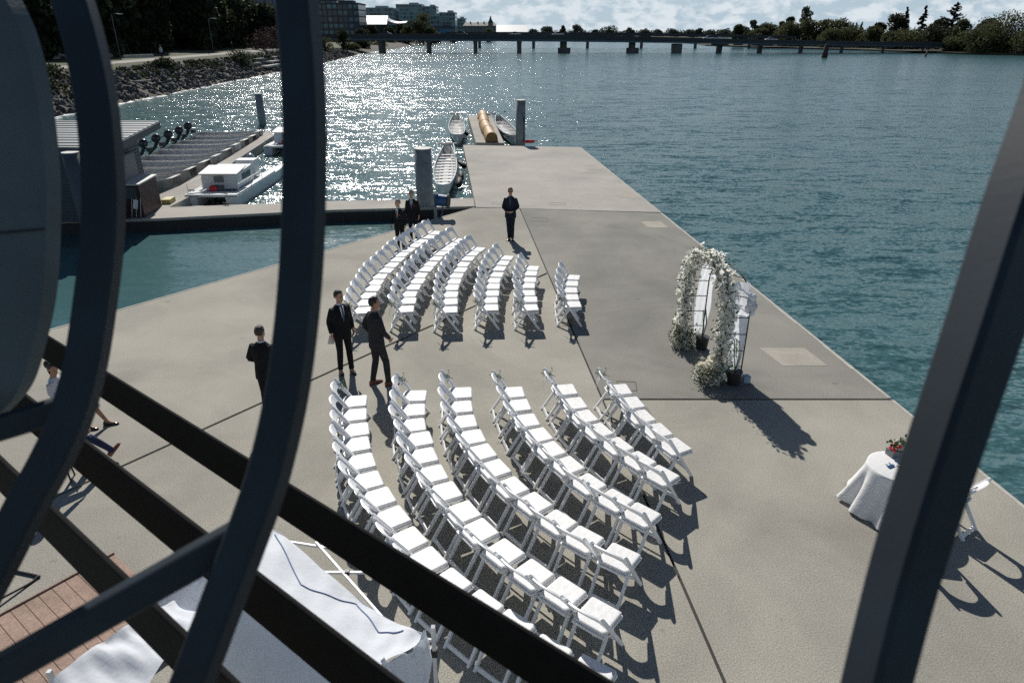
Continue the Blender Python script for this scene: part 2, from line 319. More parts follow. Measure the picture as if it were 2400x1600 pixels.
# ------------------------------------------------------------------ helpers
class MB:
    def __init__(s):
        s.v = []; s.f = []; s.mi = []

    def add(s, vs, fs, mi=0):
        o = len(s.v)
        s.v += [tuple(v) for v in vs]
        s.f += [tuple(i + o for i in f) for f in fs]
        s.mi += [mi] * len(fs)
        return s

    def box(s, c, size, rot=None, mi=0):
        hx, hy, hz = size[0] / 2, size[1] / 2, size[2] / 2
        P = [Vector((x, y, z)) for x in (-hx, hx) for y in (-hy, hy) for z in (-hz, hz)]
        if rot is not None:
            m = rot if isinstance(rot, Matrix) else Euler(rot).to_matrix()
            P = [m @ p for p in P]
        c = Vector(c)
        return s.add([p + c for p in P], [(0, 1, 3, 2), (4, 6, 7, 5), (0, 4, 5, 1), (2, 3, 7, 6), (0, 2, 6, 4), (1, 5, 7, 3)], mi)

    def bar(s, a, b_, w, h, up=(0, 0, 1), mi=0):
        a, b_ = Vector(a), Vector(b_)
        d = (b_ - a).normalized(); up = Vector(up)
        x = d.cross(up)
        if x.length < 1e-4:
            x = d.cross(Vector((1, 0, 0)))
        x.normalize(); u = x.cross(d).normalized()
        P = []
        for p in (a, b_):
            P += [p - x * w / 2 - u * h / 2, p + x * w / 2 - u * h / 2, p + x * w / 2 + u * h / 2, p - x * w / 2 + u * h / 2]
        return s.add(P, [(3, 2, 1, 0), (4, 5, 6, 7), (0, 1, 5, 4), (1, 2, 6, 5), (2, 3, 7, 6), (3, 0, 4, 7)], mi)

    def loft(s, rings, caps=True, mi=0, closed=True):
        n = len(rings[0]); vs = []; fs = []
        for r in rings:
            vs += list(r)
        for i in range(len(rings) - 1):
            for j in range(n if closed else n - 1):
                k = (j + 1) % n
                fs.append((i * n + j, i * n + k, (i + 1) * n + k, (i + 1) * n + j))
        if caps and closed:
            fs.append(tuple(reversed(range(n))))
            fs.append(tuple((len(rings) - 1) * n + j for j in range(n)))
        return s.add(vs, fs, mi)

    def tube(s, pts, rad, n=8, side=(1, 0, 0), mi=0, caps=True):
        pts = [Vector(p) for p in pts]
        if not isinstance(rad, (list, tuple)):
            rad = [rad] * len(pts)
        rings = []; side = Vector(side)
        for i, p in enumerate(pts):
            d = (pts[min(i + 1, len(pts) - 1)] - pts[max(i - 1, 0)]).normalized()
            x = side - d * side.dot(d)
            if x.length < 1e-3:
                x = Vector((0, 1, 0)) - d * d.y
            x.normalize(); y = d.cross(x)
            ra = rad[i]
            a, b_ = ra if isinstance(ra, (list, tuple)) else (ra, ra)
            rings.append([p + x * a * math.cos(2 * PI * j / n) + y * b_ * math.sin(2 * PI * j / n) for j in range(n)])
        return s.loft(rings, caps, mi)

    def ell(s, c, r, nu=12, nv=8, rot=None, mi=0):
        c = Vector(c); rings = []
        m = Euler(rot).to_matrix() if rot is not None else None
        for i in range(nv + 1):
            th = PI * (0.02 + 0.96 * i / nv)
            ring = []
            for j in range(nu):
                a = 2 * PI * j / nu
                p = Vector((r[0] * math.sin(th) * math.cos(a), r[1] * math.sin(th) * math.sin(a), -r[2] * math.cos(th)))
                ring.append(c + (m @ p if m else p))
            rings.append(ring)
        return s.loft(rings, True, mi)

    def prism(s, poly, z0, z1, mi=0):
        n = len(poly)
        ar = sum(poly[i][0] * poly[(i + 1) % n][1] - poly[(i + 1) % n][0] * poly[i][1] for i in range(n))
        if ar < 0:
            poly = list(reversed(poly))
        vs = [(x, y, z0) for x, y in poly] + [(x, y, z1) for x, y in poly]
        fs = [tuple(reversed(range(n))), tuple(range(n, 2 * n))] + [(i, (i + 1) % n, n + (i + 1) % n, n + i) for i in range(n)]
        return s.add(vs, fs, mi)

    def mesh(s, name, mats, smooth=False):
        me = bpy.data.meshes.new(name)
        me.from_pydata(s.v, [], s.f)
        for m in (mats if isinstance(mats, (list, tuple)) else [mats]):
            me.materials.append(m)
        if any(s.mi):
            me.polygons.foreach_set('material_index', s.mi)
        if smooth:
            me.polygons.foreach_set('use_smooth', [True] * len(me.polygons))
        me.update()
        return me

    def build(s, name, mats, parent=None, smooth=False, loc=None):
        o = bpy.data.objects.new(name, s.mesh(name, mats, smooth))
        C.objects.link(o)
        if parent is not None:
            o.parent = parent
        if loc is not None:
            o.location = loc
        return o


def tag(o, label=None, cat=None, group=None, kind=None):
    if label: o['label'] = label
    if cat: o['category'] = cat
    if group: o['group'] = group
    if kind: o['kind'] = kind
    return o


def empty(name, loc=(0, 0, 0), rz=0.0, label=None, cat=None, group=None):
    o = bpy.data.objects.new(name, None)
    C.objects.link(o)
    o.location = loc; o.rotation_euler = (0, 0, rz)
    o.empty_display_size = 0.2
    return tag(o, label, cat, group)


CH = {}


def dup(root, loc, rz, label=None, group=None, scale=None):
    r = root.copy(); C.objects.link(r); r.location = loc; r.rotation_euler = (0, 0, rz)
    if scale is not None: r.scale = scale
    if label: r['label'] = label
    if group: r['group'] = group
    for ch in root.children:
        c_ = ch.copy(); C.objects.link(c_); c_.parent = r
        for g in ch.children:
            d = g.copy(); C.objects.link(d); d.parent = c_
    return r


def remeshed(mb, name, m, parent, voxel=0.014, it=3):
    o = mb.build(name, m, parent)
    md = o.modifiers.new('r', 'REMESH'); md.mode = 'VOXEL'; md.voxel_size = voxel; md.use_smooth_shade = True
    sm = o.modifiers.new('s', 'SMOOTH'); sm.factor = 0.5; sm.iterations = it
    dg = bpy.context.evaluated_depsgraph_get()
    me = bpy.data.meshes.new_from_object(o.evaluated_get(dg))
    o.modifiers.clear()
    old = o.data
    o.data = me
    me.name = name
    bpy.data.meshes.remove(old)
    if not me.materials:
        me.materials.append(m)
    return o


def cat_rom(pts, n=10):
    P = [Vector(p) for p in pts]
    P = [P[0] * 2 - P[1]] + P + [P[-1] * 2 - P[-2]]
    o = []
    for i in range(1, len(P) - 2):
        for j in range(n):
            t_ = j / n
            a, b_, c_, d = P[i - 1], P[i], P[i + 1], P[i + 2]
            o.append(0.5 * ((2 * b_) + (c_ - a) * t_ + (2 * a - 5 * b_ + 4 * c_ - d) * t_ ** 2 + (3 * b_ - a - 3 * c_ + d) * t_ ** 3))
    o.append(P[-2])
    return o


# ------------------------------------------------------------------ people first (their meshes need evaluating)
def person(label, loc, yaw, h=1.78, lod=1.0, **p):
    """faces +Y locally, its right side is +X."""
    s = h / 1.78
    root = empty('person', loc, yaw, label, 'person')
    g = p.get
    seated = g('seated', False)
    hz = g('hip_z', 0.93)
    hip = Vector((0, 0, hz))
    lean = Vector(g('lean', (0, 0, 1))).normalized()
    fwd = Vector((0, 1, 0)); fwd = (fwd - lean * lean.dot(fwd)).normalized()
    rt = Vector((1, 0, 0))
    T = lambda x, y, z: hip + rt * x + fwd * y + lean * z      # torso space, z up from the hips
    J = {}
    for sd, n in ((1, 'r'), (-1, 'l')):
        J['hip' + n] = hip + Vector((0.09 * sd, 0, 0))
        J['knee' + n] = Vector(g('knee' + n, (0.10 * sd, 0.02, 0.50)))
        J['ank' + n] = Vector(g('ank' + n, (0.10 * sd, -0.02, 0.085)))
        J['toe' + n] = Vector(g('toe' + n, (0.25 * sd, 1, 0))).normalized()
        J['sh' + n] = T(0.163 * sd, -0.005, 0.488)
        J['el' + n] = Vector(g('el' + n, (0.222 * sd, -0.035, 1.165)))
        J['wr' + n] = Vector(g('wr' + n, (0.228 * sd, 0.035, 0.925)))
        J['hd' + n] = Vector(g('hd' + n, (0, 0.12, -1))).normalized()
    up = s
    sc = lambda V: Vector(V) * s
    # ---- body: head, neck, trunk, limbs and hands as one skin
    B = MB()
    hy = g('head_yaw', 0.0)
    hm = Matrix.Rotation(hy, 3, 'Z') @ Matrix.Rotation(g('head_pitch', 0.0), 3, 'X')
    neck0, neck1 = T(0, 0.0, 0.55), T(0, 0.02, 0.655)
    hc = T(0, 0.03, 0.745)
    Hh = lambda x, y, z: hc + hm @ Vector((x, y, z))
    B.tube([sc(neck0 - lean * 0.08), sc(neck0), sc(neck1)], [0.070 * s, 0.058 * s, 0.054 * s], 12)
    B.ell(sc(Hh(0, -0.008, 0.018)), (0.077 * s, 0.098 * s, 0.103 * s), 16, 12, rot=(0, 0, hy))
    B.ell(sc(Hh(0, 0.030, -0.062)), (0.058 * s, 0.062 * s, 0.060 * s), 14, 10, rot=(0, 0, hy))
    B.ell(sc(Hh(0, 0.098, -0.012)), (0.015 * s, 0.022 * s, 0.030 * s), 8, 6, rot=(0, 0, hy))
    B.ell(sc(Hh(0, 0.072, -0.092)), (0.024 * s, 0.020 * s, 0.018 * s), 8, 6, rot=(0, 0, hy))
    for sd in (1, -1):
        B.ell(sc(Hh(0.080 * sd, -0.008, -0.008)), (0.013 * s, 0.022 * s, 0.032 * s), 8, 6, rot=(0, 0, hy))
    tr = [(-0.06, .13, .10), (0.06, .145, .10), (0.18, .125, .09), (0.34, .155, .105), (0.47, .15, .085), (0.545, .07, .06)]
    B.tube([sc(T(0, 0, z)) for z, a, b_ in tr], [(a * s, b_ * s) for z, a, b_ in tr], 16)
    for n, sd in (('r', 1), ('l', -1)):
        B.tube([sc(J['hip' + n]), sc(J['hip' + n].lerp(J['knee' + n], .4)), sc(J['knee' + n])], [.078 * s, .07 * s, .05 * s], 10)
        calf = J['knee' + n].lerp(J['ank' + n], .35)
        B.tube([sc(J['knee' + n]), sc(calf), sc(J['ank' + n])], [.05 * s, .052 * s, .034 * s], 10)
        toe = J['toe' + n]
        B.tube([sc(J['ank' + n]), sc(J['ank' + n] + toe * .06 - Vector((0, 0, .04))), sc(J['ank' + n] + toe * .15 - Vector((0, 0, .058)))], [.034 * s, .034 * s, .022 * s], 8)
        B.tube([sc(J['sh' + n]), sc(J['el' + n])], [.050 * s, .040 * s], 10)
        B.tube([sc(J['el' + n]), sc(J['wr' + n])], [.040 * s, .026 * s], 10)
        hd = J['hd' + n]; wr = J['wr' + n]
        hs = rt.cross(hd); hs = hs - hd * hs.dot(hd)
        hs = hs.normalized() if hs.length > .1 else Vector((0, 1, 0))       # across the knuckles
        thn = hd.cross(hs)
        pal = wr + hd * .055
        B.tube([sc(wr), sc(pal - hd * .01), sc(wr + hd * .095)], [(.024 * s, .018 * s), (.040 * s, .016 * s), (.040 * s, .014 * s)], 10, side=hs)
        for q, ln in zip((-.030, -.010, .010, .030), (.066, .078, .072, .055)):
            k0 = wr + hd * .088 + hs * q
            k1 = k0 + hd * ln * .5 + thn * (-.010 * sd)
            k2 = k1 + hd * ln * .42 + thn * (-.024 * sd)
            B.tube([sc(k0), sc(k1), sc(k2)], [.0105 * s, .0098 * s, .0085 * s], 6)
        th0 = wr + hd * .03 + hs * .030
        B.tube([sc(th0), sc(th0 + hd * .035 + hs * .024), sc(th0 + hd * .066 + hs * .026 - thn * .012 * sd)], [.014 * s, .0115 * s, .009 * s], 6)
    remeshed(B, 'body', M[g('skin', 'skin')], root, 0.0092 * lod, 2)
    # ---- hair
    hb = MB()
    long = g('long_hair', False)
    nu, nv = 20, 12
    idx = {}; vs = []; fs = []
    for i in range(nv + 1):
        for j in range(nu):
            th = PI * (0.02 + 0.96 * i / nv); a = 2 * PI * j / nu
            x, y, z = math.sin(th) * math.cos(a), math.sin(th) * math.sin(a), math.cos(th)
            vs.append((x, y, z))
    keep = lambda x, y, z: z > 0.50 - 0.0 * y + (0.10 if y > 0.5 else 0) or (y < 0.18 and z > -0.12 - (0.45 if y < -0.35 else 0)) or (long and y < 0.1 and z > -1)
    wav = lambda x, y, z: 1 + .025 * math.sin(9 * x + 5 * z) * math.cos(7 * y)
    outer = [Vector((.086 * x * wav(x, y, z), -.012 + .108 * y * wav(x, y, z), .024 + (.113 if z > 0 else (.20 if long else .115)) * z * wav(x, y, z))) for x, y, z in vs]
    inner = [Vector((.070 * x, -.010 + .090 * y, .016 + (.095 if z > 0 else (.18 if long else .1)) * z)) for x, y, z in vs]
    for i in range(nv):
        for j in range(nu):
            q = (i * nu + j, i * nu + (j + 1) % nu, (i + 1) * nu + (j + 1) % nu, (i + 1) * nu + j)
            cx = [sum(vs[k_][d] for k_ in q) / 4 for d in range(3)]
            if keep(*cx):
                fs.append(q)
    N = len(vs)
    edge = {}
    for f_ in fs:
        for a_, b_ in zip(f_, f_[1:] + f_[:1]):
            edge[(a_, b_)] = 1
    allf = [tuple(reversed(f_)) for f_ in fs] + [tuple(k_ + N for k_ in f_) for f_ in fs]
    for (a_, b_) in edge:
        if (b_, a_) not in edge:
            allf.append((a_, b_, b_ + N, a_ + N))
    hb.add([sc(Hh(*v)) for v in outer] + [sc(Hh(*v)) for v in inner], allf)
    hb.build('hair', M[g('hair', 'hair_black')], root, True)
    if g('bun'):
        MB().ell(sc(Hh(0, -.13, .03)), (.085 * s, .07 * s, .085 * s), 12, 9).build('hair_bun', M[g('hair', 'hair_black')], root, True)
    # ---- face
    if g('face', True):
        for sd in (1, -1):
            MB().ell(sc(Hh(.031 * sd, .083, .010)), (.012 * s, .010 * s, .007 * s), 8, 5, rot=(0, 0, hy)).build('eye', M['lens'], root, True)
        MB().ell(sc(Hh(0, .088, -.060)), (.022 * s, .008 * s, .006 * s), 8, 5, rot=(0, 0, hy)).build('mouth', M['dark_red'], root, True)
    if g('sunglasses'):
        sg = MB()
        for sd in (1, -1):
            sg.ell(sc(Hh(.034 * sd, .096, .010)), (.028 * s, .010 * s, .021 * s), 10, 6, rot=(0, 0, hy))
            sg.tube([sc(Hh(.060 * sd, .085, .016)), sc(Hh(.083 * sd, -.01, .012))], .004 * s, 6)
        sg.tube([sc(Hh(-.02, .098, .014)), sc(Hh(.02, .098, .014))], .005 * s, 6)
        sg.build('sunglasses', M['lens'], root, True)
    # ---- jacket / top
    cl = g('top', 'suit_black')
    jk = MB()
    hem = g('hem', -0.15 if not seated else -0.03)
    tr = [(hem, .198, .137), (hem * .5, .196, .136), (0.02, .190, .132), (0.15, .176, .122), (0.30, .198, .134), (0.41, .208, .130), (0.485, .190, .112), (0.530, .128, .088), (0.575, .078, .070)]
    if g('blouse'):
        tr = [(z, a * .86, b_ * .92) for z, a, b_ in tr]
    jk.tube([sc(T(0, 0, z)) for z, a, b_ in tr], [(a * s, b_ * s) for z, a, b_ in tr], 20)
    for n in ('r', 'l'):
        sh, el_, wr = J['sh' + n], J['el' + n], J['wr' + n]
        cuff = wr.lerp(el_, .06 if not g('short') else .75)
        k_ = .8 if g('blouse') else 1
        jk.tube([sc(sh - (el_ - sh).normalized() * .02), sc(sh.lerp(el_, .35)), sc(el_)], [.062 * s * k_, .062 * s * k_, .054 * s * k_], 12)
        jk.tube([sc(el_), sc(el_.lerp(cuff, .5)), sc(cuff)], [.055 * s * k_, .050 * s * k_, .042 * s * k_], 12)
    jk_o = remeshed(jk, 'blouse' if g('blouse') else ('shirt' if g('plain_shirt') else 'jacket'), M[cl], root, 0.0145 * lod, 4)
    # ---- trousers or skirt
    tz = MB()
    if g('skirt'):
        kr, kl = J['kneer'], J['kneel']; km = (kr + kl) / 2
        tz.tube([sc(hip - (km - hip).normalized() * .1 + Vector((0, 0, .02))), sc(hip), sc(hip.lerp(km, .5)), sc(hip.lerp(km, 1.03))],
                [(.14 * s, .12 * s), (.185 * s, .13 * s), (.18 * s, .105 * s), (.15 * s, .085 * s)], 16)
        remeshed(tz, 'skirt', M[g('legs', 'suit_black')], root, 0.0145 * lod, 3)
    else:
        tz.tube([sc(hip + lean * .10), sc(hip + lean * 0.02), sc(hip - lean * .06)], [(.155 * s, .115 * s), (.172 * s, .122 * s), (.150 * s, .115 * s)], 16)
        for n in ('r', 'l'):
            hp, kn, an = J['hip' + n], J['knee' + n], J['ank' + n]
            tz.tube([sc(hp), sc(hp.lerp(kn, .45)), sc(kn)], [.094 * s, .084 * s, .066 * s], 12)
            tz.tube([sc(kn), sc(kn.lerp(an, .4)), sc(kn.lerp(an, .80)), sc(an - Vector((0, 0, .012)))], [.066 * s, .064 * s, .056 * s, .057 * s], 12)
        remeshed(tz, 'trousers', M[g('legs', cl)], root, 0.0145 * lod, 3)
    # ---- shoes
    for n in ('r', 'l'):
        an, toe = J['ank' + n], J['toe' + n]
        base = an - Vector((0, 0, .085)) if abs(toe.z) < .15 else an - Vector((0, 0, .06))
        upv = toe.cross(Vector((0, 0, 1)).cross(toe)).normalized() if abs(toe.z) > .15 else Vector((0, 0, 1))
        upv = (Vector((0, 0, 1)) - toe * toe.z).normalized()
        sx = toe.cross(upv).normalized()
        sh = MB(); rings = []
        prof = [(-.075, .026, .060), (-.060, .036, .085), (-.02, .038, .092), (.05, .042, .068), (.11, .046, .050), (.165, .040, .040), (.200, .022, .028), (.208, .010, .018)]
        for y, w, hh in prof:
            ring = []
            for j in range(10):
                a = 2 * PI * j / 10
                zc = hh / 2 + math.sin(a) * hh / 2
                if math.sin(a) < -.3: zc = 0.002
                ring.append(sc(base + toe * y + sx * w * math.cos(a) + upv * zc))
            rings.append(ring)
        sh.loft(rings)
        sh.build('shoe', M[g('shoes', 'shoe_black')], root, True)
    # ---- shirt collar, shirt front, tie
    if g('collar', True):
        co = MB()
        rr = []
        for z, a, b_ in ((.555, .072, .066), (.590, .064, .060), (.600, .060, .056)):
            rr.append([sc(T(a * math.cos(2 * PI * j / 16), .006 + b_ * math.sin(2 * PI * j / 16), z)) for j in range(16)])
        rr.append([sc(T(.055 * math.cos(2 * PI * j / 16), .006 + .051 * math.sin(2 * PI * j / 16), .56)) for j in range(16)])
        co.loft(rr, False); co.build('collar', M[g('shirt', 'shirt')], root, True)
        def front(z):
            zs = [(.15, .126), (.30, .139), (.41, .136), (.49, .118), (.535, .098), (.575, .080), (.60, .07)]
            for (z0, y0), (z1, y1) in zip(zs, zs[1:]):
                if z <= z1: return y0 + (y1 - y0) * max(0, (z - z0) / (z1 - z0))
            return .07
        def strip(name, m, prof, off):
            f_ = MB(); rings = []
            for z, w in prof:
                y = front(z) + off
                rings.append([sc(T(-w, y - .006 - w * w * 2.2, z)), sc(T(-w * .5, y - w * w * .5, z)), sc(T(0, y + .003, z)), sc(T(w * .5, y - w * w * .5, z)), sc(T(w, y - .006 - w * w * 2.2, z)), sc(T(0, y - .03, z))])
            f_.loft(rings); f_.build(name, M[m], root, True)
        if g('front', True):
            strip('shirt_front', g('shirt', 'shirt'), [(.25, .004), (.34, .022), (.43, .036), (.52, .042), (.56, .034)], .004)
            if g('tie'):
                strip('tie', g('tie'), [(.26, .010), (.34, .020), (.43, .021), (.52, .015), (.555, .020), (.575, .018)], .012)
    if g('boutonniere'):
        MB().ell(sc(T(-.10, .132, .38)), (.022 * s, .016 * s, .026 * s), 8, 6).build('boutonniere', M['red'], root, True)
    return root


yaw_to = lambda dx_, dy_: math.atan2(-dx_, dy_)         # local +Y turned towards (dx, dy)
clasp = dict(elr=(.250, .01, 1.14), ell=(-.262, -.01, 1.15), wrr=(.085, .215, 1.02), wrl=(-.085, .205, 1.03), hdr=(-1, .15, -.25), hdl=(1, .2, -.2))
person('man in navy suit and sunglasses, hands clasped, standing alone on the dock', (-0.05, 22.9, 0), yaw_to(-0.1, -1), 1.79,
       top='suit_navy', legs='suit_navy', shirt='shirt_dark', sunglasses=True, hair='hair_brown', head_yaw=.12,
       kneer=(.07, .02, .50), kneel=(-.07, .02, .50), ankr=(.05, -.02, .085), ankl=(-.07, .03, .085), **clasp)
P_paper = person('man in black suit and blue tie holding a white paper beside the far chairs', (-3.50, 12.88, 0), yaw_to(.62, -.72), 1.82,
       top='suit_black', tie='tie_blue', head_yaw=.30, head_pitch=-.12, elr=(.235, -.05, 1.17), wrr=(.245, .03, .93),
       ankr=(.10, -.05, .085), ankl=(-.09, .07, .085), toer=(.3, 1, 0), toel=(.15, 1, 0))
person('man in charcoal suit and brown shoes seen from behind, standing in the aisle', (-2.68, 12.30, 0), yaw_to(.78, .62), 1.89,
       top='suit_grey', legs='suit_grey', shoes='shoe_brown', face=False, head_yaw=-.25, front=False, shirt='shirt_dark', skin='skin_tan',
       elr=(.28, .02, 1.17), wrr=(.20, .17, 1.00), ell=(-.30, -.08, 1.17), wrl=(-.19, .03, .98), hdl=(.3, .3, -1), hdr=(-.4, .5, -1),
       kneer=(.12, .10, .50), ankr=(.11, .12, .085), kneel=(-.10, .0, .50), ankl=(-.12, -.09, .085), toer=(.35, 1, 0), toel=(.0, 1, 0))
person('older grey-haired man in black suit and grey tie behind the back row of far chairs', (-3.62, 21.55, 0), yaw_to(-.35, -.94), 1.70,
       top='suit_black', tie='tie_grey', hair='hair_grey', boutonniere=True, head_yaw=-.3, elr=(.27, -.02, 1.16), wrr=(.25, .10, .94))
person('dark-haired man in black suit with red boutonniere in front of the thick steel pile', (-3.36, 22.8, 0), yaw_to(-.1, -1), 1.72,
       top='suit_black', tie='tie_blue', boutonniere=True, head_yaw=.05)
person('man in black suit seen from behind, half hidden by the curved steel bar', (-4.48, 11.08, 0), yaw_to(.12, 1), 1.80,
       top='suit_black', face=False, front=False, hair='hair_brown', head_yaw=-.05,
       ell=(-.29, .02, 1.15), wrl=(-.16, .20, 1.02), hdl=(.8, .4, .1), elr=(.29, .02, 1.15), wrr=(.16, .2, 1.02), hdr=(-.8, .4, .1))
person('seated woman with black hair, white patterned blouse and black skirt at the left', (-8.06, 10.62, 0), yaw_to(1, .05), 1.66,
       seated=True, hip_z=.56, top='blouse', blouse=True, skirt=True, legs='suit_black', long_hair=True, bun=True, head_yaw=-.5, head_pitch=-.3, collar=False, short=False, face=True,
       kneer=(.09, .47, .56), kneel=(-.09, .50, .54), ankr=(.05, .42, .085), ankl=(-.10, .72, .085), toer=(.1, 1, 0), toel=(-.1, 1, 0),
       elr=(.22, .03, .86), ell=(-.22, .03, .86), wrr=(.08, .26, .74), wrl=(-.08, .26, .74), hdr=(-.3, 1, 0), hdl=(.3, 1, 0), skin='skin_tan', lean=(0, .06, 1))
person('seated man in pale blue shirt, blue trousers and brown shoes at the left', (-7.16, 9.08, 0), yaw_to(.50, .86), 1.66,
       seated=True, hip_z=.56, top='shirt_blue', plain_shirt=True, legs='trouser_blue', shoes='shoe_brown', collar=False, hair='hair_brown',
       kneer=(.12, .48, .62), kneel=(-.10, .46, .58), ankr=(.10, .80, .17), ankl=(-.10, .55, .085), toer=(.05, .75, .6), toel=(-.1, 1, 0),
       elr=(.26, .10, .84), ell=(-.24, .22, .84), wrr=(.16, .40, .74), wrl=(-.13, .55, .84), hdr=(-.2, 1, 0), hdl=(0, 1, .25), lean=(0, .1, 1))
# two walkers on the far path
person('tiny walker in pale top on the shore path below the dark trees', (-53.5, 113.0, 2.9), yaw_to(.3, -1), 1.72, lod=2.5, top='shirt_blue', plain_shirt=True, legs='suit_navy', collar=False, face=False)
person('tiny walker in dark clothes on the shore path beside the stone steps', (-55.0, 146.0, 2.9), yaw_to(.3, -1), 1.75, lod=2.5, top='suit_black', collar=False, face=False)

# paper held by the two people
pp = MB(); pp.box((0, 0, 0), (.15, .006, .21)); o = pp.build('paper_sheet', M['paper'])
o.location = (-3.735, 12.90, .74); o.rotation_euler = (.15, .25, .7); tag(o, 'white paper held low in the hand of the man in black suit', 'paper')
pp = MB(); pp.box((0, 0, 0), (.21, .006, .30)); o = pp.build('paper_sheet', M['paper'])
o.location = (-7.22, 9.98, .88); o.rotation_euler = (-.7, .1, -1.2); tag(o, 'white paper held up by the seated man in pale blue', 'paper')

# ------------------------------------------------------------------ setting: water, dock
wmesh = MB()
wmesh.add([(-3000, -400, 0), (3000, -400, 0), (3000, 5000, 0), (-3000, 5000, 0)], [(0, 1, 2, 3)])
water = wmesh.build('water', M['water'], loc=(0, 0, -0.5)); tag(water, kind='structure')

ZB = -1.1


def slab(name, poly, m, z=0.0):
    o = MB().prism(poly, ZB, z).build(name, m)
    return tag(o, kind='structure')


def shrink(poly, d):
    n = len(poly)
    ar = sum(poly[i][0] * poly[(i + 1) % n][1] - poly[(i + 1) % n][0] * poly[i][1] for i in range(n))
    if ar < 0: poly = poly[::-1]
    out_ = []
    for i in range(n):
        a, b_, c_ = Vector(poly[i - 1]), Vector(poly[i]), Vector(poly[(i + 1) % n])
        e1 = (b_ - a).normalized(); e2 = (c_ - b_).normalized()
        n1 = Vector((-e1.y, e1.x)); n2 = Vector((-e2.y, e2.x))
        m_ = (n1 + n2); m_ = m_ / max(.3, m_.dot(n1))
        q = b_ + m_ * d
        out_.append((q.x, q.y))
    return out_


def xs(y):      # seam that runs from the far dock towards the camera
    return 0.31 + (27.63 - y) * (2.36 - 0.31) / (27.63 - 5.31)


def xe(y):      # right edge of the dock
    return 4.25 + (43.66 - y) * (7.77 - 4.25) / (43.66 - 8.40)


dg_ = (0.76, 1.0)
dgx = lambda y: 1.08 - (19.40 - y) * 8.2 / 10.83
lfx = lambda y: -1.52 - (27.63 - y) * 9.72 / 12.65
far_dock = [(-3.11, 44.54), (4.25, 43.66), (xe(26.85), 26.85), (-1.52, 27.75), (-1.50, 27.86)]
slab('dock_far', shrink(far_dock, .012), M['concrete_far'])
slab('dock_left', shrink([(-1.52, 27.63), (xs(27.55), 27.55), (xs(19.40), 19.40), (dgx(6.0), 6.0), (dgx(1), 1), (lfx(1), 1)], .028), M['concrete'])
slab('dock_right', shrink([(xs(27.55), 27.53), (xe(26.75), 26.75), (xe(11.72), 11.72), (xs(11.72), 11.72)], .015), M['concrete_dark'])
slab('dock_near_left', shrink([(xs(19.35), 19.35), (xs(-3), -3), (dgx(-3), -3), (dgx(6.0), 6.0)], .028), M['concrete'])
slab('dock_near_right', shrink([(xs(11.68), 11.68), (xe(11.68), 11.68), (xe(-3), -3), (xs(-3), -3)], .015), M['concrete'])
# rubber joints below the seams
slab('dock_joint', [(-1.4, 27.6), (5.9, 26.6), (xe(-2.5) - .3, -2.5), (-9, -2.5), (-9, 5.5)], M['rubber'], -.06)
# pale worn lip along the right edge
lip = MB()
for y0, y1 in ((43.6, 26.86), (26.74, 11.74), (11.66, -2.9)):
    for i in range(12):
        ya = y0 + (y1 - y0) * i / 12; yb = y0 + (y1 - y0) * (i + 1) / 12 + .01
        wv = .05 + .03 * random.random()
        lip.add([(xe(ya) - wv, ya, .006), (xe(yb) - wv, yb, .006), (xe(yb) + .012, yb, .006), (xe(ya) + .012, ya, .006),
                 (xe(ya) - wv, ya, -.05), (xe(yb) - wv, yb, -.05), (xe(yb) + .012, yb, -.12), (xe(ya) + .012, ya, -.12)],
                [(0, 1, 2, 3), (3, 2, 6, 7), (7, 6, 5, 4), (1, 0, 4, 5), (0, 3, 7, 4), (2, 1, 5, 6)])
tag(lip.build('dock_edge', M['concrete_edge']), kind='structure')
lip = MB(); A_, B_ = Vector((-1.52, 27.63)), Vector((lfx(1), 1))
d_ = (B_ - A_); nn = Vector((-d_.y, d_.x)).normalized() * -.02
lip.bar((A_.x + nn.x, A_.y + nn.y, -.045), (B_.x + nn.x, B_.y + nn.y, -.045), .05, .10)
tag(lip.build('dock_edge_left', M['concrete_edge']), kind='structure')
# repair patches and hatch outlines (thin raised sheets)
for q, m_ in (([(5.62, 14.08), (6.65, 14.08), (6.80, 13.17), (5.83, 13.17)], 'concrete_patch'), ([(4.88, 25.43), (5.64, 25.43), (5.74, 24.52), (4.98, 24.52)], 'concrete_patch'),
              ([(2.44, 11.39), (2.60, 11.39), (2.64, 11.02), (2.50, 11.02)], 'concrete_dark'), ([(4.5, 30.9), (5.3, 30.9), (5.4, 29.4), (4.7, 29.4)], 'concrete_patch'),
              ([(3.8, 37.5), (4.6, 37.4), (4.7, 36.0), (4.0, 36.0)], 'concrete_patch')):
    tag(MB().prism(q, -.01, .004).build('dock_patch', M[m_]), kind='structure')


def outline(cx, cy, wx, wy, rz):
    mb = MB()
    c0, s0 = math.cos(rz), math.sin(rz)
    P = [(cx + x * c0 - y * s0, cy + x * s0 + y * c0, .003) for x, y in ((-wx, -wy), (wx, -wy), (wx, wy), (-wx, wy))]
    for a, b_ in zip(P, P[1:] + P[:1]):
        mb.bar(a, b_, .014, .004)
    tag(mb.build('hatch_joint', M['rubber']), kind='structure')


outline(2.33, 12.25, .19, .19, -.09)
outline(1.30, 15.55, .17, .22, -.09)
outline(1.05, 25.7, .3, .25, -.09)
outline(-.5, 28.5, .32, .2, -.09)
outline(1.9, 28.3, .32, .2, -.09)
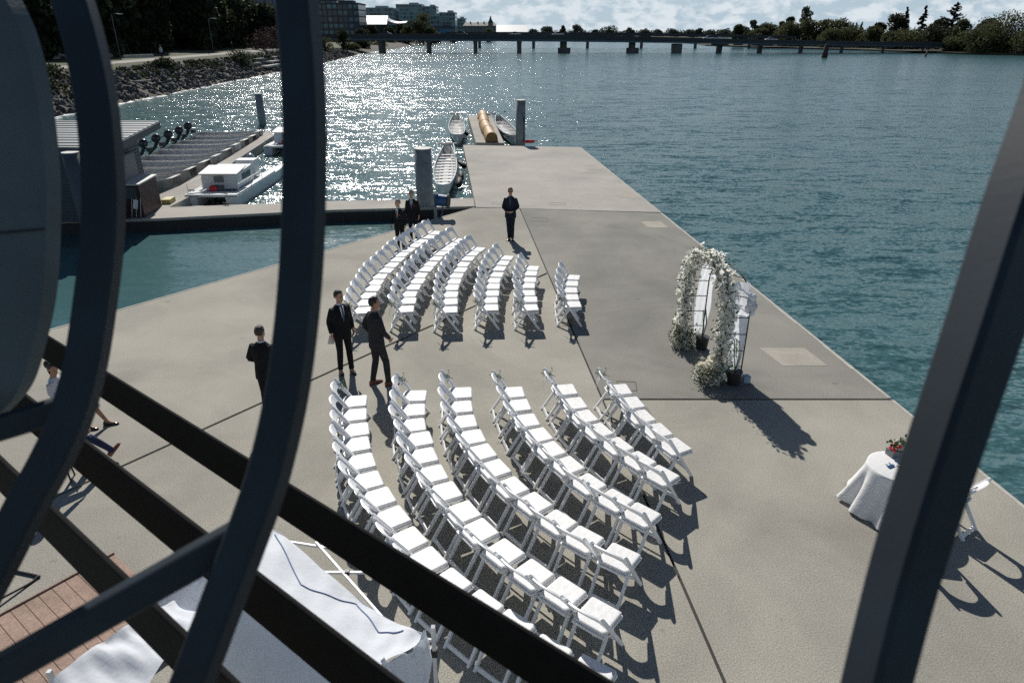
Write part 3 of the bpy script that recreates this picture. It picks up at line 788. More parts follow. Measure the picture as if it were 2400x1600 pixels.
# walkway running left from the dock corner and the finger between the boats
slab('walkway', shrink([(-1.52, 27.90), (-1.66, 29.43), (-7.68, 28.85), (-13.95, 27.75), (-24, 26.9), (-24, 24.8), (-13.76, 25.86), (-7.3, 27.26)], .01), M['concrete_far'])
slab('finger_walkway', [(-14.05, 27.72), (-14.05, 29.8), (-15.4, 38.7), (-16.5, 49.2), (-17.9, 51.6), (-17.0, 47.2), (-16.2, 40), (-15.5, 32), (-15.7, 27.6)], M['concrete_far'])
slab('finger_dock', [(-2.34, 45.6), (-3.76, 61.2), (-1.74, 61.0), (-0.50, 45.4)], M['concrete_far'])
wf = MB(); wf.bar((-1.62, 27.86, -.50), (-7.3, 27.225, -.50), .05, .80); wf.bar((-7.3, 27.225, -.50), (-13.76, 25.82, -.50), .05, .80); wf.bar((-13.76, 25.82, -.50), (-24, 24.76, -.50), .05, .80)
tag(wf.build('walkway_fender', M['rubber']), kind='structure')  # dark strip added to blacken the walkway's front face
# galvanised gangway braces under the walkway corner
gb = MB()
gb.bar((-3.0, 26.3, -.12), (-1.9, 26.75, -.10), .05, .05); gb.bar((-3.1, 25.9, -.2), (-1.9, 26.5, -.2), .05, .05)
tag(gb.build('gangway_brace', M['alu_bright']), 'pale metal braces under the corner where the walkway meets the dock', 'brace')

# ------------------------------------------------------------------ piles
def pile(x, y, r, ztop, label):
    t_ = empty('mooring_pile', (x, y, -2.0), 0, label, 'pile', 'steel mooring piles')
    mb = MB(); mb.tube([(0, 0, 0), (0, 0, ztop + 2.0)], r, 28); mb.build('shaft', M['siding' if ztop > 2.6 else 'pile'], t_, False)
    for p_ in t_.children[0].data.polygons: p_.use_smooth = len(p_.vertices) == 4
    mb = MB(); mb.tube([(0, 0, ztop + 2.0 + .002), (0, 0, ztop + 2.0 + .03)], r * 1.0, 28); mb.build('cap', M['pile_top'], t_)
    return t_


pile(-3.58, 28.05, .35, 2.28, 'thick grey steel pile beside the blue hose reel')
pile(0.555, 46.0, .315, 2.55, 'grey steel pile at the far end of the dock beside the log-shaped cover')
pile(-20.75, 59.2, .30, 1.9, 'grey steel pile behind the row of aluminium skiffs')
pile(-15.31, 24.25, .28, 2.72, 'steel pile with pale cap standing in front of the boat shed')

# ------------------------------------------------------------------ folding chairs
def rbox(mb, c_, sx, sy, sz, r=.03, mi=0):
    def ring(k, z):
        o_ = []
        for qx, qy in ((1, 1), (-1, 1), (-1, -1), (1, -1)):
            for a in range(4):
                an = {(1, 1): 0, (-1, 1): 90, (-1, -1): 180, (1, -1): 270}[(qx, qy)] + a * 30
                o_.append(Vector((c_[0] + qx * (sx / 2 - k - r) + r * math.cos(R(an)), c_[1] + qy * (sy / 2 - k - r) + r * math.sin(R(an)), z)))
        return o_
    z0, z1 = c_[2] - sz / 2, c_[2] + sz / 2
    mb.loft([ring(.010, z0), ring(0, z0 + .012), ring(0, z1 - .014), ring(.008, z1 - .004), ring(.022, z1)], True, mi)


def chair_proto():
    t_ = empty('folding_chair', (0, 0, 0), 0, 'white folding chair', 'chair')
    mb = MB(); rbox(mb, (0, .005, .455), .385, .385, .045); mb.build('seat', M['cushion'], t_, True)
    for p_ in t_.children[0].data.polygons:
        p_.use_smooth = len(p_.vertices) == 4
    mb = MB()
    mb.bar((-.185, -.20, .418), (-.185, .19, .418), .03, .030); mb.bar((.185, -.20, .418), (.185, .19, .418), .03, .030)
    mb.bar((-.169, .178, .418), (.169, .178, .418), .03, .030, (0, 0, 1)); mb.bar((-.169, -.19, .418), (.169, -.19, .418), .03, .030)
    mb.build('seat_frame', M['chair'], t_)
    rd = Vector((0, .51, -.80)).normalized()
    for s_ in (-1, 1):
        mb = MB()
        mb.bar((.218 * s_, -.31, .80), (.218 * s_, .20, 0.0), .028, .045, (1, 0, 0) if False else (0, .8, .5))
        mb.ell((.218 * s_, -.313, .803), (.017, .022, .022), 8, 6)
        mb.build('leg', M['chair'], t_)
        mb = MB(); mb.bar((.185 * s_, -.09, .42), (.185 * s_, -.36, 0.0), .030, .042, (0, .8, -.5)); mb.build('leg', M['chair'], t_)
    # back: arched slat in the plane of the rails with an oval opening below it
    P = lambda x, u: Vector((x, -.31 + .51 * (1 - u / .80) - .0, 0)) + Vector((0, 0, 0))
    def pt(x, u, off):      # u = height; the plane leans with the rails; slightly curved towards the back
        y = -.31 + .51 * (.80 - u) / .80 - .028 * (1 - (x / .205) ** 2)
        return Vector((x, y + off, u))
    mb = MB(); n = 16; ri = []
    for i in range(n + 1):
        x = -.204 + .408 * i / n; k_ = 1 - (x / .204) ** 2
        top = .775 + .048 * k_
        lo = .60 + .115 * math.sqrt(max(0, 1 - (x / .178) ** 2)) if abs(x) < .178 else .520
        ri.append([pt(x, top, -.011), pt(x, top, .011), pt(x, lo, .011), pt(x, lo, -.011)])
    mb.loft(ri); mb.build('backrest', M['chair'], t_)
    mb = MB(); mb.bar((-.17, -.335, .045), (.17, -.335, .045), .022, .05, (0, .3, 1)); mb.build('crossbar', M['chair'], t_)
    mb = MB(); mb.bar((-.204, .098, .165), (.204, .098, .165), .022, .045, (0, .5, 1)); mb.build('crossbar', M['chair'], t_)
    return t_


def spray_proto():
    t_ = empty('greenery_spray', (0, 0, 0), 0, 'spray', 'decoration')
    rr = random.Random(5)
    st = MB(); lv = MB(); fl = MB()
    for i in range(9):
        a = rr.uniform(0, 2 * PI); l_ = rr.uniform(.10, .20)
        e = Vector((math.cos(a) * l_ * .55, math.sin(a) * l_ * .8, rr.uniform(-.10, .14)))
        st.tube([(0, 0, 0), e * .6 + Vector((0, 0, .02)), e], .004, 5)
        for k_ in range(7):
            p_ = e * rr.uniform(.35, 1.05) + Vector((rr.uniform(-.03, .03), rr.uniform(-.03, .03), rr.uniform(-.02, .03)))
            d = Vector((rr.uniform(-1, 1), rr.uniform(-1, 1), rr.uniform(-.4, .9))).normalized(); w = d.cross(Vector((rr.uniform(-1, 1), rr.uniform(-1, 1), 1))).normalized()
            L_ = rr.uniform(.028, .05)
            lv.add([p_, p_ + d * L_ * .5 + w * L_ * .28, p_ + d * L_, p_ + d * L_ * .5 - w * L_ * .28], [(0, 1, 2, 3)])
    for i in range(5):
        fl.ell((rr.uniform(-.05, .05), rr.uniform(-.06, .06), rr.uniform(-.04, .05)), (.02, .02, .018), 7, 5)
    st.build('stem', M['stem'], t_); lv.build('foliage', M['leaf'], t_); fl.build('blossom', M['flower_white'], t_, True)
    rb = MB()
    for sx in (-1, 1):
        pts = cat_rom([(0, 0, 0), (.02 * sx, -.05, -.06), (.035 * sx, -.085, -.15), (.025 * sx, -.10, -.26)], 4)
        rb.tube(pts, [(.013, .002)] * len(pts), 6)
        pts = cat_rom([(0, 0, 0), (.05 * sx, -.03, .03), (.08 * sx, -.03, 0), (.04 * sx, -.02, -.02), (0, 0, 0)], 4)
        rb.tube(pts, [(.002, .014)] * len(pts), 6)
    rb.build('ribbon', M['tulle'], t_)
    return t_


chair0 = chair_proto(); chair0.scale = (1.07, 1.07, 1.05)
spray0 = spray_proto()
rows = {   # arc centre, radius, first angle (deg), turn sign, number of chairs
    ('far', 1): ((11.55, 16.45), 15.19, -175.05, -1, 15), ('far', 2): ((11.83, 16.20), 14.43, -176.2, -1, 13),
    ('far', 3): ((10.55, 16.63), 12.14, -173.3, -1, 11), ('far', 4): ((12.2, 16.30), 12.75, -175.5, -1, 9),
    ('far', 5): ((12.67, 16.32), 12.28, -175.5, -1, 7), ('far', 6): ((10.71, 16.04), 9.23, -177.0, -1, 5),
    ('near', 1): ((5.19, 11.75), 8.06, -173.1, 1, 15), ('near', 2): ((5.14, 11.37), 6.94, -176.5, 1, 13),
    ('near', 3): ((4.97, 11.46), 5.94, -176.1, 1, 11), ('near', 4): ((5.70, 11.69), 5.70, -173.8, 1, 9),
    ('near', 5): ((6.30, 12.05), 5.38, -170.6, 1, 7), ('near', 6): ((8.57, 12.27), 6.66, -170.6, 1, 5)}
rown = {1: 'back', 2: 'second', 3: 'third', 4: 'fourth', 5: 'fifth', 6: 'front'}
ordn = ['aisle-end', 'second', 'third', 'fourth', 'fifth', 'sixth', 'seventh', 'eighth', 'ninth', 'tenth', 'eleventh', 'twelfth', 'thirteenth', 'fourteenth', 'fifteenth']
first = True; firsts = True
crng = random.Random(11)
for (blk, ri_), (cc, rad, a0, sg, n) in rows.items():
    for i in range(n):
        a = R(a0) + sg * i * .502 / rad + crng.uniform(-.028, .028) / rad
        rj = rad + crng.uniform(-.025, .025)
        x, y = cc[0] + rj * math.cos(a), cc[1] + rj * math.sin(a)
        rz = yaw_to(-math.cos(a), -math.sin(a)) + crng.uniform(-.035, .035)
        rn = f"{rown[ri_]} row of {blk} block" if ri_ not in (2, 3, 4, 5) else f"{rown[ri_]} row from the back, {blk} block"
        if i == 0: lb = f"white chair with greenery at the aisle end, {rn}"
        elif i == n - 1: lb = f"white folding chair at the outer end, {rn}"
        else: lb = f"white folding chair {ordn[i]} from the aisle, {rn}"
        gp = 'white folding chairs set out in curved rows'
        if first:
            chair0.location = (x, y, 0); chair0.rotation_euler = (0, 0, rz); tag(chair0, lb, 'chair', gp); first = False
        else:
            dup(chair0, (x, y, 0), rz, lb, gp)
        if i == 0:
            sd = (1 if blk == 'far' else -1)       # outer side of the back rail, towards the aisle
            f_ = Vector((-math.sin(rz), math.cos(rz), 0)); rr_ = Vector((math.cos(rz), math.sin(rz), 0))
            p_ = Vector((x, y, 0)) - f_ * .27 + rr_ * .225 * sd + Vector((0, 0, .70))
            sl = f"green spray with ribbon on the aisle chair, {rn}"
            if firsts:
                spray0.location = p_; spray0.rotation_euler = (0, 0, rz + crng.uniform(-.5, .5)); tag(spray0, sl, 'flowers', 'sprays tied to the aisle chairs'); firsts = False
            else:
                dup(spray0, p_, rz + crng.uniform(-.5, .5), sl, 'sprays tied to the aisle chairs')
dup(chair0, (6.31, 8.05, 0), yaw_to(-.58, .81), 'white folding chair to the right of the round table, back to the water', 'white folding chairs at the round table')
dup(chair0, (5.60, 7.66, 0), yaw_to(.2, .98), 'white folding chair behind the thick post, on the near side of the round table', 'white folding chairs at the round table')

# ------------------------------------------------------------------ flower arch
YA0, YA1 = 12.42, 14.12        # the two feet
ar = empty('wedding_arch', (4.35, 13.27, 0), 0, 'black metal arch covered in white flowers and greenery with white drapes', 'arch')
ax = lambda x, y, z: (x - 4.35 - .115 * (y - 12.6), y - 13.27, z)
lean_x = lambda y: -.10 * (y - 13.27)


def arch_curve(xoff, n=26):
    r = (YA1 - YA0) / 2; P = []
    for i in range(9): P.append((xoff, YA0, 1.60 * i / 9))
    for i in range(n + 1):
        a = PI * i / n
        P.append((xoff, 13.27 - r * math.cos(a), 1.60 + (.80 if xoff < 4.3 else .62) * math.sin(a)))
    for i in range(8, -1, -1): P.append((xoff, YA1, 1.60 * i / 9))
    return [ax(x + lean_x(y), y, z) for x, y, z in P]


front_c, back_c = arch_curve(4.11), arch_curve(4.56)
for cv in (front_c, back_c):
    MB().tube(cv, .014, 8).build('arch_tube', M['black'], ar, True)
for i in (2, 4, 6, 8, 12, 17, 22, 27, 31, 35, 37, 39, 41):
    MB().tube([front_c[i], back_c[i]], .009, 6).build('rung', M['black'], ar, True)
# garland of blossom and leaves along the front hoop
gr_ = random.Random(3)
blo = MB(); lea = MB(); lea2 = MB(); twg = MB()
dens = len(front_c)


def leafq(mb, p_, L_, up=.2):
    d = Vector((gr_.uniform(-1, 1), gr_.uniform(-1, 1), gr_.uniform(-1, 1) + up)).normalized()
    w = d.cross(Vector((gr_.uniform(-1, 1), gr_.uniform(-1, 1), gr_.uniform(-1, 1)))).normalized()
    mb.add([p_, p_ + d * L_ * .5 + w * L_ * .34, p_ + d * L_, p_ + d * L_ * .5 - w * L_ * .34], [(0, 1, 2, 3)])


def blossom(mb, p_, r):
    # a small head of five cupped petals
    ax_ = Vector((gr_.uniform(-1, .4), gr_.uniform(-1, 1), gr_.uniform(-.3, 1.2))).normalized()
    u = ax_.orthogonal().normalized(); v = ax_.cross(u)
    for k_ in range(5):
        a = 2 * PI * k_ / 5 + gr_.uniform(-.2, .2)
        d = u * math.cos(a) + v * math.sin(a); w = ax_.cross(d)
        mb.add([p_, p_ + d * r * .6 + w * r * .5 + ax_ * r * .15, p_ + d * r * 1.1 + ax_ * r * .55, p_ + d * r * .6 - w * r * .5 + ax_ * r * .15], [(0, 1, 2, 3)])


for i in range(len(front_c) - 1):
    a, b_ = Vector(front_c[i]), Vector(front_c[i + 1]); L_ = (b_ - a).length
    top = a.z > 1.55
    wgt = 1.35 if top else 1.0
    for k_ in range(int(270 * L_ * wgt)):
        p_ = a.lerp(b_, gr_.random()) + Vector((gr_.gauss(-.02, .085 if top else .072), gr_.gauss(0, .095 if top else .078), gr_.gauss(0, .06)))
        blossom(blo, p_, gr_.uniform(.028, .055))
    for k_ in range(int(330 * L_)):
        p_ = a.lerp(b_, gr_.random()) + Vector((gr_.gauss(-.02, .10), gr_.gauss(0, .10), gr_.gauss(0, .08)))
        leafq(lea if gr_.random() < .5 else lea2, p_, gr_.uniform(.035, .075))
    for k_ in range(int(26 * L_)):
        p_ = a.lerp(b_, gr_.random()); d = Vector((gr_.gauss(-.3, 1), gr_.gauss(0, 1), gr_.gauss(.2, .8))).normalized() * gr_.uniform(.14, .27)
        twg.tube([p_, p_ + d * .6 + Vector((0, 0, .01)), p_ + d], .003, 4)
        for q in range(5):
            leafq(lea, p_ + d * gr_.uniform(.6, 1.0), gr_.uniform(.025, .045))
for nm, mb, m_ in (('blossom_garland', blo, 'flower_white'), ('leaf_garland', lea, 'leaf'), ('dark_leaf_garland', lea2, 'leaf_dark'), ('twig_garland', twg, 'stem')):
    tag(mb.build(nm, M[m_], ar), kind='stuff')


def drape(pts_a, pts_b, name, wob, seed, m_='tulle'):
    r_ = random.Random(seed); mb = MB()
    A_, B2 = cat_rom(pts_a, 8), cat_rom(pts_b, 8); nu = 14; g_ = []
    ph = r_.uniform(0, 6)
    for i, (a, b_) in enumerate(zip(A_, B2)):
        row = []
        for j in range(nu + 1):
            u = j / nu; p_ = a.lerp(b_, u)
            p_ = p_ + Vector((wob * math.sin(u * 15 + ph + i * .09), wob * math.cos(u * 19 + i * .13 + ph) * .8, 0))
            row.append(p_)
        g_.append(row)
    vs = [p_ for r0 in g_ for p_ in r0]; n1 = nu + 1
    fs = [(i * n1 + j, i * n1 + j + 1, (i + 1) * n1 + j + 1, (i + 1) * n1 + j) for i in range(len(g_) - 1) for j in range(nu)]
    mb.add(vs, fs); o_ = mb.build(name, M[m_], ar, True)
    return o_


V3 = lambda x, y, z: Vector(ax(x, y, z))
# near leg: cloth hung between the two hoops, gathered to a point low down
drape([V3(4.28, 12.60, 2.12), V3(4.26, 12.48, 1.7), V3(4.30, 12.44, 1.1), V3(4.36, 12.43, .6), V3(4.46, 12.43, .12)],
      [V3(4.66, 12.62, 2.08), V3(4.66, 12.42, 1.7), V3(4.66, 12.42, 1.1), V3(4.62, 12.42, .6), V3(4.54, 12.40, .10)], 'drape', .012, 1)
drape([V3(4.30, 14.10, 2.0), V3(4.26, 14.14, 1.5), V3(4.24, 14.16, .9), V3(4.28, 14.16, .35)],
      [V3(4.66, 13.95, 2.2), V3(4.58, 14.13, 1.5), V3(4.60, 14.14, .9), V3(4.50, 14.14, .32)], 'drape', .014, 2)
drape([V3(4.10, 14.2, 1.5), V3(3.98, 14.34, 1.1), V3(3.98, 14.40, .8), V3(4.06, 14.26, .55)],
      [V3(4.14, 14.14, 1.5), V3(4.14, 14.16, 1.1), V3(4.14, 14.16, .8), V3(4.12, 14.16, .5)], 'drape', .015, 4)
drape([V3(4.30, 13.55, 2.42), V3(4.30, 13.9, 2.3), V3(4.32, 14.08, 1.95)],
      [V3(4.60, 13.55, 2.40), V3(4.60, 13.86, 2.25), V3(4.62, 14.05, 1.95)], 'drape', .02, 6)
puff = MB()
for i in range(16):
    puff.ell(V3(4.62 + gr_.uniform(-.03, .08), 12.44 + gr_.uniform(-.08, .1), gr_.uniform(1.50, 1.92)), (gr_.uniform(.05, .09), gr_.uniform(.05, .09), gr_.uniform(.05, .10)), 10, 7, rot=(gr_.uniform(0, 3), gr_.uniform(0, 3), 0))
puff.build('gathered_tulle', M['tulle'], ar, True)
for yy in (12.36, 14.06):
    pt_ = empty('flower_pot', (4.52 if yy < 13 else 4.30, yy, 0), 0, 'black weighted bucket at the %s foot of the flower arch' % ('near' if yy < 13 else 'far'), 'pot')
    mb = MB(); mb.tube([(0, 0, 0), (0, 0, .26)], [.12, .15], 18, caps=True); mb.build('bucket', M['black_pot'], pt_)
    mb = MB(); mb.tube([(0, 0, .262), (0, 0, .29)], [.158, .158], 18); mb.build('rim', M['black'], pt_)
    mb = MB()
    for k_ in range(6):
        a = gr_.uniform(0, 6.28); mb.tube([(0, 0, .25), (.06 * math.cos(a), .06 * math.sin(a), .6), (.05 * math.cos(a) - .05, .06 * math.sin(a), .95)], .006, 5)
    mb.build('stem', M['stem'], pt_)
bx_ = MB(); rbox(bx_, (0, 0, .08), .15, .13, .16, .02); o = bx_.build('weight_box', M['shirt_blue']); o.location = (4.80, 12.42, 0); tag(o, 'small grey-blue box against the near foot of the arch', 'box')


def bouquet(x, y, label, seed):
    global gr_
    gr_ = random.Random(seed)
    t_ = empty('floor_bouquet', (x, y, 0), 0, label, 'flowers', 'bouquets at the feet of the arch')
    bl, wl, lf, st = MB(), MB(), MB(), MB()
    for h_ in range(11):                     # hydrangea heads
        a = gr_.uniform(0, 6.28); rr_ = gr_.uniform(.05, .20); c0 = Vector((rr_ * math.cos(a), rr_ * math.sin(a), gr_.uniform(.28, .56)))
        for k_ in range(95):
            d = Vector((gr_.gauss(0, 1), gr_.gauss(0, 1), gr_.gauss(.2, 1))).normalized()
            blossom(bl, c0 + d * .088, gr_.uniform(.018, .028))
    for k_ in range(420):                    # small white spray below
        a = gr_.uniform(0, 6.28); rr_ = gr_.uniform(.12, .30)
        blossom(wl, Vector((rr_ * math.cos(a), rr_ * math.sin(a), gr_.uniform(.02, .40) * (1.25 - rr_ * 2))), gr_.uniform(.012, .024))
    for k_ in range(420):
        a = gr_.uniform(0, 6.28); rr_ = gr_.uniform(.08, .32)
        leafq(lf, Vector((rr_ * math.cos(a), rr_ * math.sin(a), gr_.uniform(.02, .46))), gr_.uniform(.04, .08))
    for k_ in range(26):
        a = gr_.uniform(0, 6.28); e = Vector((.36 * math.cos(a), .36 * math.sin(a), gr_.uniform(.05, .5)))
        st.tube([(0, 0, .05), e * .6, e], .003, 4)
    tag(bl.build('hydrangea_head', M['flower'], t_), kind='stuff'); tag(wl.build('white_spray', M['flower_white'], t_), kind='stuff')
    tag(lf.build('foliage', M['leaf_dark'], t_), kind='stuff'); st.build('stem', M['stem'], t_)
    return t_


bouquet(4.00, 12.40, 'white and cream bouquet on the dock at the near foot of the flower arch', 21)
bouquet(3.90, 14.18, 'white and cream bouquet on the dock at the far foot of the flower arch', 22)

# ------------------------------------------------------------------ round table with cloth
tb = empty('round_table', (5.66, 8.36, 0), 0, 'round cocktail table under the long white tablecloth', 'table')
MB().tube([(0, 0, .715), (0, 0, .742)], .40, 32).build('tabletop', M['seatbrown'], tb)
MB().tube([(0, 0, .03), (0, 0, .714)], .03, 12).build('pedestal', M['black'], tb)
MB().tube([(0, 0, 0), (0, 0, .029)], .22, 20).build('base', M['black'], tb)
cl = MB(); nseg = 96; rings = []
rings.append([Vector((0.02 * math.cos(2 * PI * j / nseg), .02 * math.sin(2 * PI * j / nseg), .7475)) for j in range(nseg)])
rings.append([Vector((.39 * math.cos(2 * PI * j / nseg), .39 * math.sin(2 * PI * j / nseg), .7475)) for j in range(nseg)])
for z, rr_, am in ((.742, .408, 0), (.70, .415, .004), (.60, .435, .020), (.45, .475, .042), (.30, .52, .062), (.16, .565, .080), (.06, .60, .092), (.035, .605, .094)):
    ring = []
    for j in range(nseg):
        a = 2 * PI * j / nseg
        fold = math.cos(9 * a + .6 * math.sin(2 * a)) * .75 + .35 * math.cos(15 * a + 1.3)
        r_ = rr_ + am * fold
        ring.append(Vector((r_ * math.cos(a), r_ * math.sin(a), z + (.02 * math.cos(9 * a) if z < .1 else 0))))
    rings.append(ring)
cl.loft(rings, False); o = cl.build('tablecloth', M['cloth'], None, True, (5.66, 8.36, 0)); tag(o, 'white tablecloth flaring to the dock over the round table', 'tablecloth')
fb = empty('flower_box', (5.80, 8.68, .752), .3, 'small grey planter of red and cream flowers on the white table', 'planter')
mb = MB(); mb.box((0, 0, .05), (.30, .14, .10)); mb.build('planter_box', M['pile'], fb)
gr_ = random.Random(9); lf, rd_, cr_ = MB(), MB(), MB()
for k_ in range(90): leafq(lf, Vector((gr_.uniform(-.16, .16), gr_.uniform(-.08, .08), gr_.uniform(.09, .24))), gr_.uniform(.04, .07), .8)
for k_ in range(7): rd_.ell((gr_.uniform(-.15, -.02), gr_.uniform(-.07, .05), gr_.uniform(.12, .18)), (.028, .028, .026), 8, 6)
for k_ in range(12): cr_.ell((gr_.uniform(-.06, .15), gr_.uniform(-.07, .07), gr_.uniform(.12, .22)), (.026, .026, .03), 8, 6)
lf.build('foliage', M['leaf_dark'], fb); rd_.build('red_blossom', M['red'], fb, True); cr_.build('cream_blossom', M['flower'], fb, True)
gl = MB()
for sx in (-1, 1): gl.tube([(.035 * sx, .0, .012), (.035 * sx, .03, .012), (.035 * sx + .01, .07, .012)], .006, 6)
gl.box((0, 0, .008), (.12, .04, .012)); o = gl.build('pen_tray', M['blue_tarp'], None, False, (5.55, 8.35, .752)); o.rotation_euler = (0, 0, .5); tag(o, 'small blue tray of pens lying on the white tablecloth', 'tray')

# ------------------------------------------------------------------ white canopy tent
tent = empty('canopy_tent', (-2.2, 4.9, 0), 0, 'low white canopy tent with wrinkled fabric and folding frame below the railing', 'tent')
tw = lambda p_: Vector((p_[0] + 2.2, p_[1] - 4.9, p_[2]))
EF0, EF1 = Vector((-2.66, 6.06, 1.5)), Vector((-0.80, 4.62, 1.50))         # far eave
RG0, RG1 = Vector((-2.70, 5.02, 2.0)), Vector((-1.06, 3.93, 1.9))         # ridge
u_ = (EF1 - EF0).normalized()
Lx = EF0 - u_ * 0.30 + Vector((-.02, -.30, 0))
nU, nV = 64, 56
wr_ = lambda s_, q, e: e * (math.sin(13 * s_ + 2.5 * q + 1.5 * math.sin(3 * q)) + .55 * math.sin(27 * s_ + 4 * q + 1.0) + .35 * math.sin(49 * s_ - 6 * q) + .3 * math.sin(9 * q + 5 * s_))
EL = [Lx + Vector((0, 0, -.15)), EF0, EF0.lerp(EF1, .4) + Vector((0, 0, -.10)), EF0.lerp(EF1, .75) + Vector((0, 0, -.16)), EF1]
RL = [RG0 + (RG0 - RG1) * .42 + Vector((0, 0, -.20)), RG0, RG0.lerp(RG1, .4) + Vector((0, 0, -.03)), RG0.lerp(RG1, .75) + Vector((0, 0, -.04)), RG1]
nd = Vector((-.56, -.76, 0))
NL = [p_ + nd * .62 + Vector((0, 0, -.80)) for p_ in RL]
E_, R_, N_ = cat_rom(EL, 16), cat_rom(RL, 16), cat_rom(NL, 16)


def crum(s_, q, e):
    return e * (1.2 * (1 - abs(math.sin(5 * s_ + 2.2 * q + .6 * math.sin(7 * q)))) + .8 * (1 - abs(math.sin(11 * s_ - 3 * q + 1.1))) + .5 * (1 - abs(math.sin(19 * s_ + 5 * q + 2 * math.sin(4 * s_)))))


def sheet(A_, B2, nv, sag, e, seed, fn=None):
    mb = MB(); g_ = []
    for i, (a, b_) in enumerate(zip(A_, B2)):
        s_ = i / (len(A_) - 1)
        for j in range(nv + 1):
            q = j / nv; p_ = a.lerp(b_, q)
            w = math.sin(PI * q) ** .5 if 0 < q < 1 else 0
            edge = 1 + 1.6 * (1 - q) ** 4
            g_.append(tw(p_ + Vector((0, 0, -sag * math.sin(PI * q) + (fn or wr_)(s_ * 1.3 + seed, q, e) * (.25 + w) * edge * (1 + 5 * max(0, s_ - .78))))))
    n1 = nv + 1
    fs = [(i * n1 + j, i * n1 + j + 1, (i + 1) * n1 + j + 1, (i + 1) * n1 + j) for i in range(len(A_) - 1) for j in range(nv)]
    return mb.add(g_, fs)


sheet(E_, R_, 30, .05, .010, 0).build('roof_panel', M['canvas'], tent, True)
sheet(R_, N_, 26, -.04, .008, 1).build('shaded_roof_panel', M['canvas'], tent, True)
# hanging valance along the far eave and the gathered corner
VL = [p_ + Vector((.03, .05, -.17 - .03 * math.sin(i * .9))) for i, p_ in enumerate(E_)]
sheet(E_, VL, 6, 0, .006, 2).build('valance', M['canvas'], tent, True)
cA = cat_rom([EF1, EF1.lerp(RG1, .35) + Vector((0, 0, -.10)), EF1.lerp(RG1, .7) + Vector((0, 0, -.05)), RG1], 10)
cB = cat_rom([EF1 + Vector((.06, -.06, -.28)), EF1.lerp(RG1, .35) + Vector((.12, -.10, -.50)), EF1.lerp(RG1, .7) + Vector((.14, -.12, -.55)), RG1 + Vector((.16, -.2, -.62))], 10)
sheet(cA, cB, 26, 0, .030, 3, crum).build('corner_valance', M['canvas'], tent, True)
# crumpled loose cloth to the left
lA = cat_rom([Vector((-3.30, 5.02, 1.50)), Vector((-3.52, 4.72, 1.55)), Vector((-3.80, 4.42, 1.50)), Vector((-4.15, 3.95, 1.4))], 12)
lB = cat_rom([Vector((-2.85, 4.82, 1.62)), Vector((-2.90, 4.35, 1.72)), Vector((-3.0, 3.95, 1.65)), Vector((-3.1, 3.4, 1.5))], 12)
sheet(lA, lB, 40, .03, .017, 5).build('crumpled_cloth', M['canvas'], tent, True)
# folding frame: legs, eave bars and scissor struts
legs_ = [(Vector((-.74, 4.72, 1.48)), Vector((-.80, 5.05, 0))), (Vector((-2.95, 6.28, 1.40)), Vector((-2.98, 6.35, 0))), (Vector((-4.1, 4.3, 1.4)), Vector((-4.12, 4.3, 0))), (Vector((-2.0, 2.9, 1.4)), Vector((-2.0, 2.9, 0)))]
for a, b_ in legs_:
    lg = MB(); lg.bar(tw(a), tw(b_), .038, .038, (1, 0, 0)); o_ = lg.build('leg', M['tent_metal'], tent)
    MB().box(tw(a.lerp(b_, .30)), (.06, .06, .09)).build('bracket', M['black'], o_)
for a, b_ in (((-2.62, 6.22, 1.2), (-1.70, 6.02, 1.2)), ((-2.20, 5.72, 1.2), (-1.50, 5.72, 1.2)), ((-2.25, 6.18, 1.22), (-1.25, 5.05, 1.18)), ((-1.25, 5.05, 1.18), (-.78, 4.84, .95)), ((-1.7, 5.3, .80), (-.78, 4.86, 1.15)), ((-1.1, 4.5, 1.0), (-.78, 4.86, 1.05))):
    MB().bar(tw(Vector(a)), tw(Vector(b_)), .022, .028).build('strut', M['tent_metal'], tent)
MB().box(tw(Vector((-1.79, 5.72, 1.205))), (.05, .05, .05)).build('bracket', M['black'], tent)
# shadow line of a strap, put in as a thin blue tube over the roof panel
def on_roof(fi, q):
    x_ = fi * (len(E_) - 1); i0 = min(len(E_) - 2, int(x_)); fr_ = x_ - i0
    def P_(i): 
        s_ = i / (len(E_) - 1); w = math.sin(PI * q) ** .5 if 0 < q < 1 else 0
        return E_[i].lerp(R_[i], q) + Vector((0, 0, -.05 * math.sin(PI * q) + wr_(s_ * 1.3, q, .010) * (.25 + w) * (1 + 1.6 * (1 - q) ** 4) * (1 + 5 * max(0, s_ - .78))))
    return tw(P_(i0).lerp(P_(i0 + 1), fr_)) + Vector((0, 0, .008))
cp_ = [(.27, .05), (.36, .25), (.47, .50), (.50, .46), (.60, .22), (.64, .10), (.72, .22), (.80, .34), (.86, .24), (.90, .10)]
shadow_pts = []
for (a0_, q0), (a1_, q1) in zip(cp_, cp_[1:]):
    for k_ in range(10): shadow_pts.append(on_roof(a0_ + (a1_ - a0_) * k_ / 10, q0 + (q1 - q0) * k_ / 10))
MB().tube(shadow_pts, .0065, 6).build('cord', M['cord_blue'], tent, True)

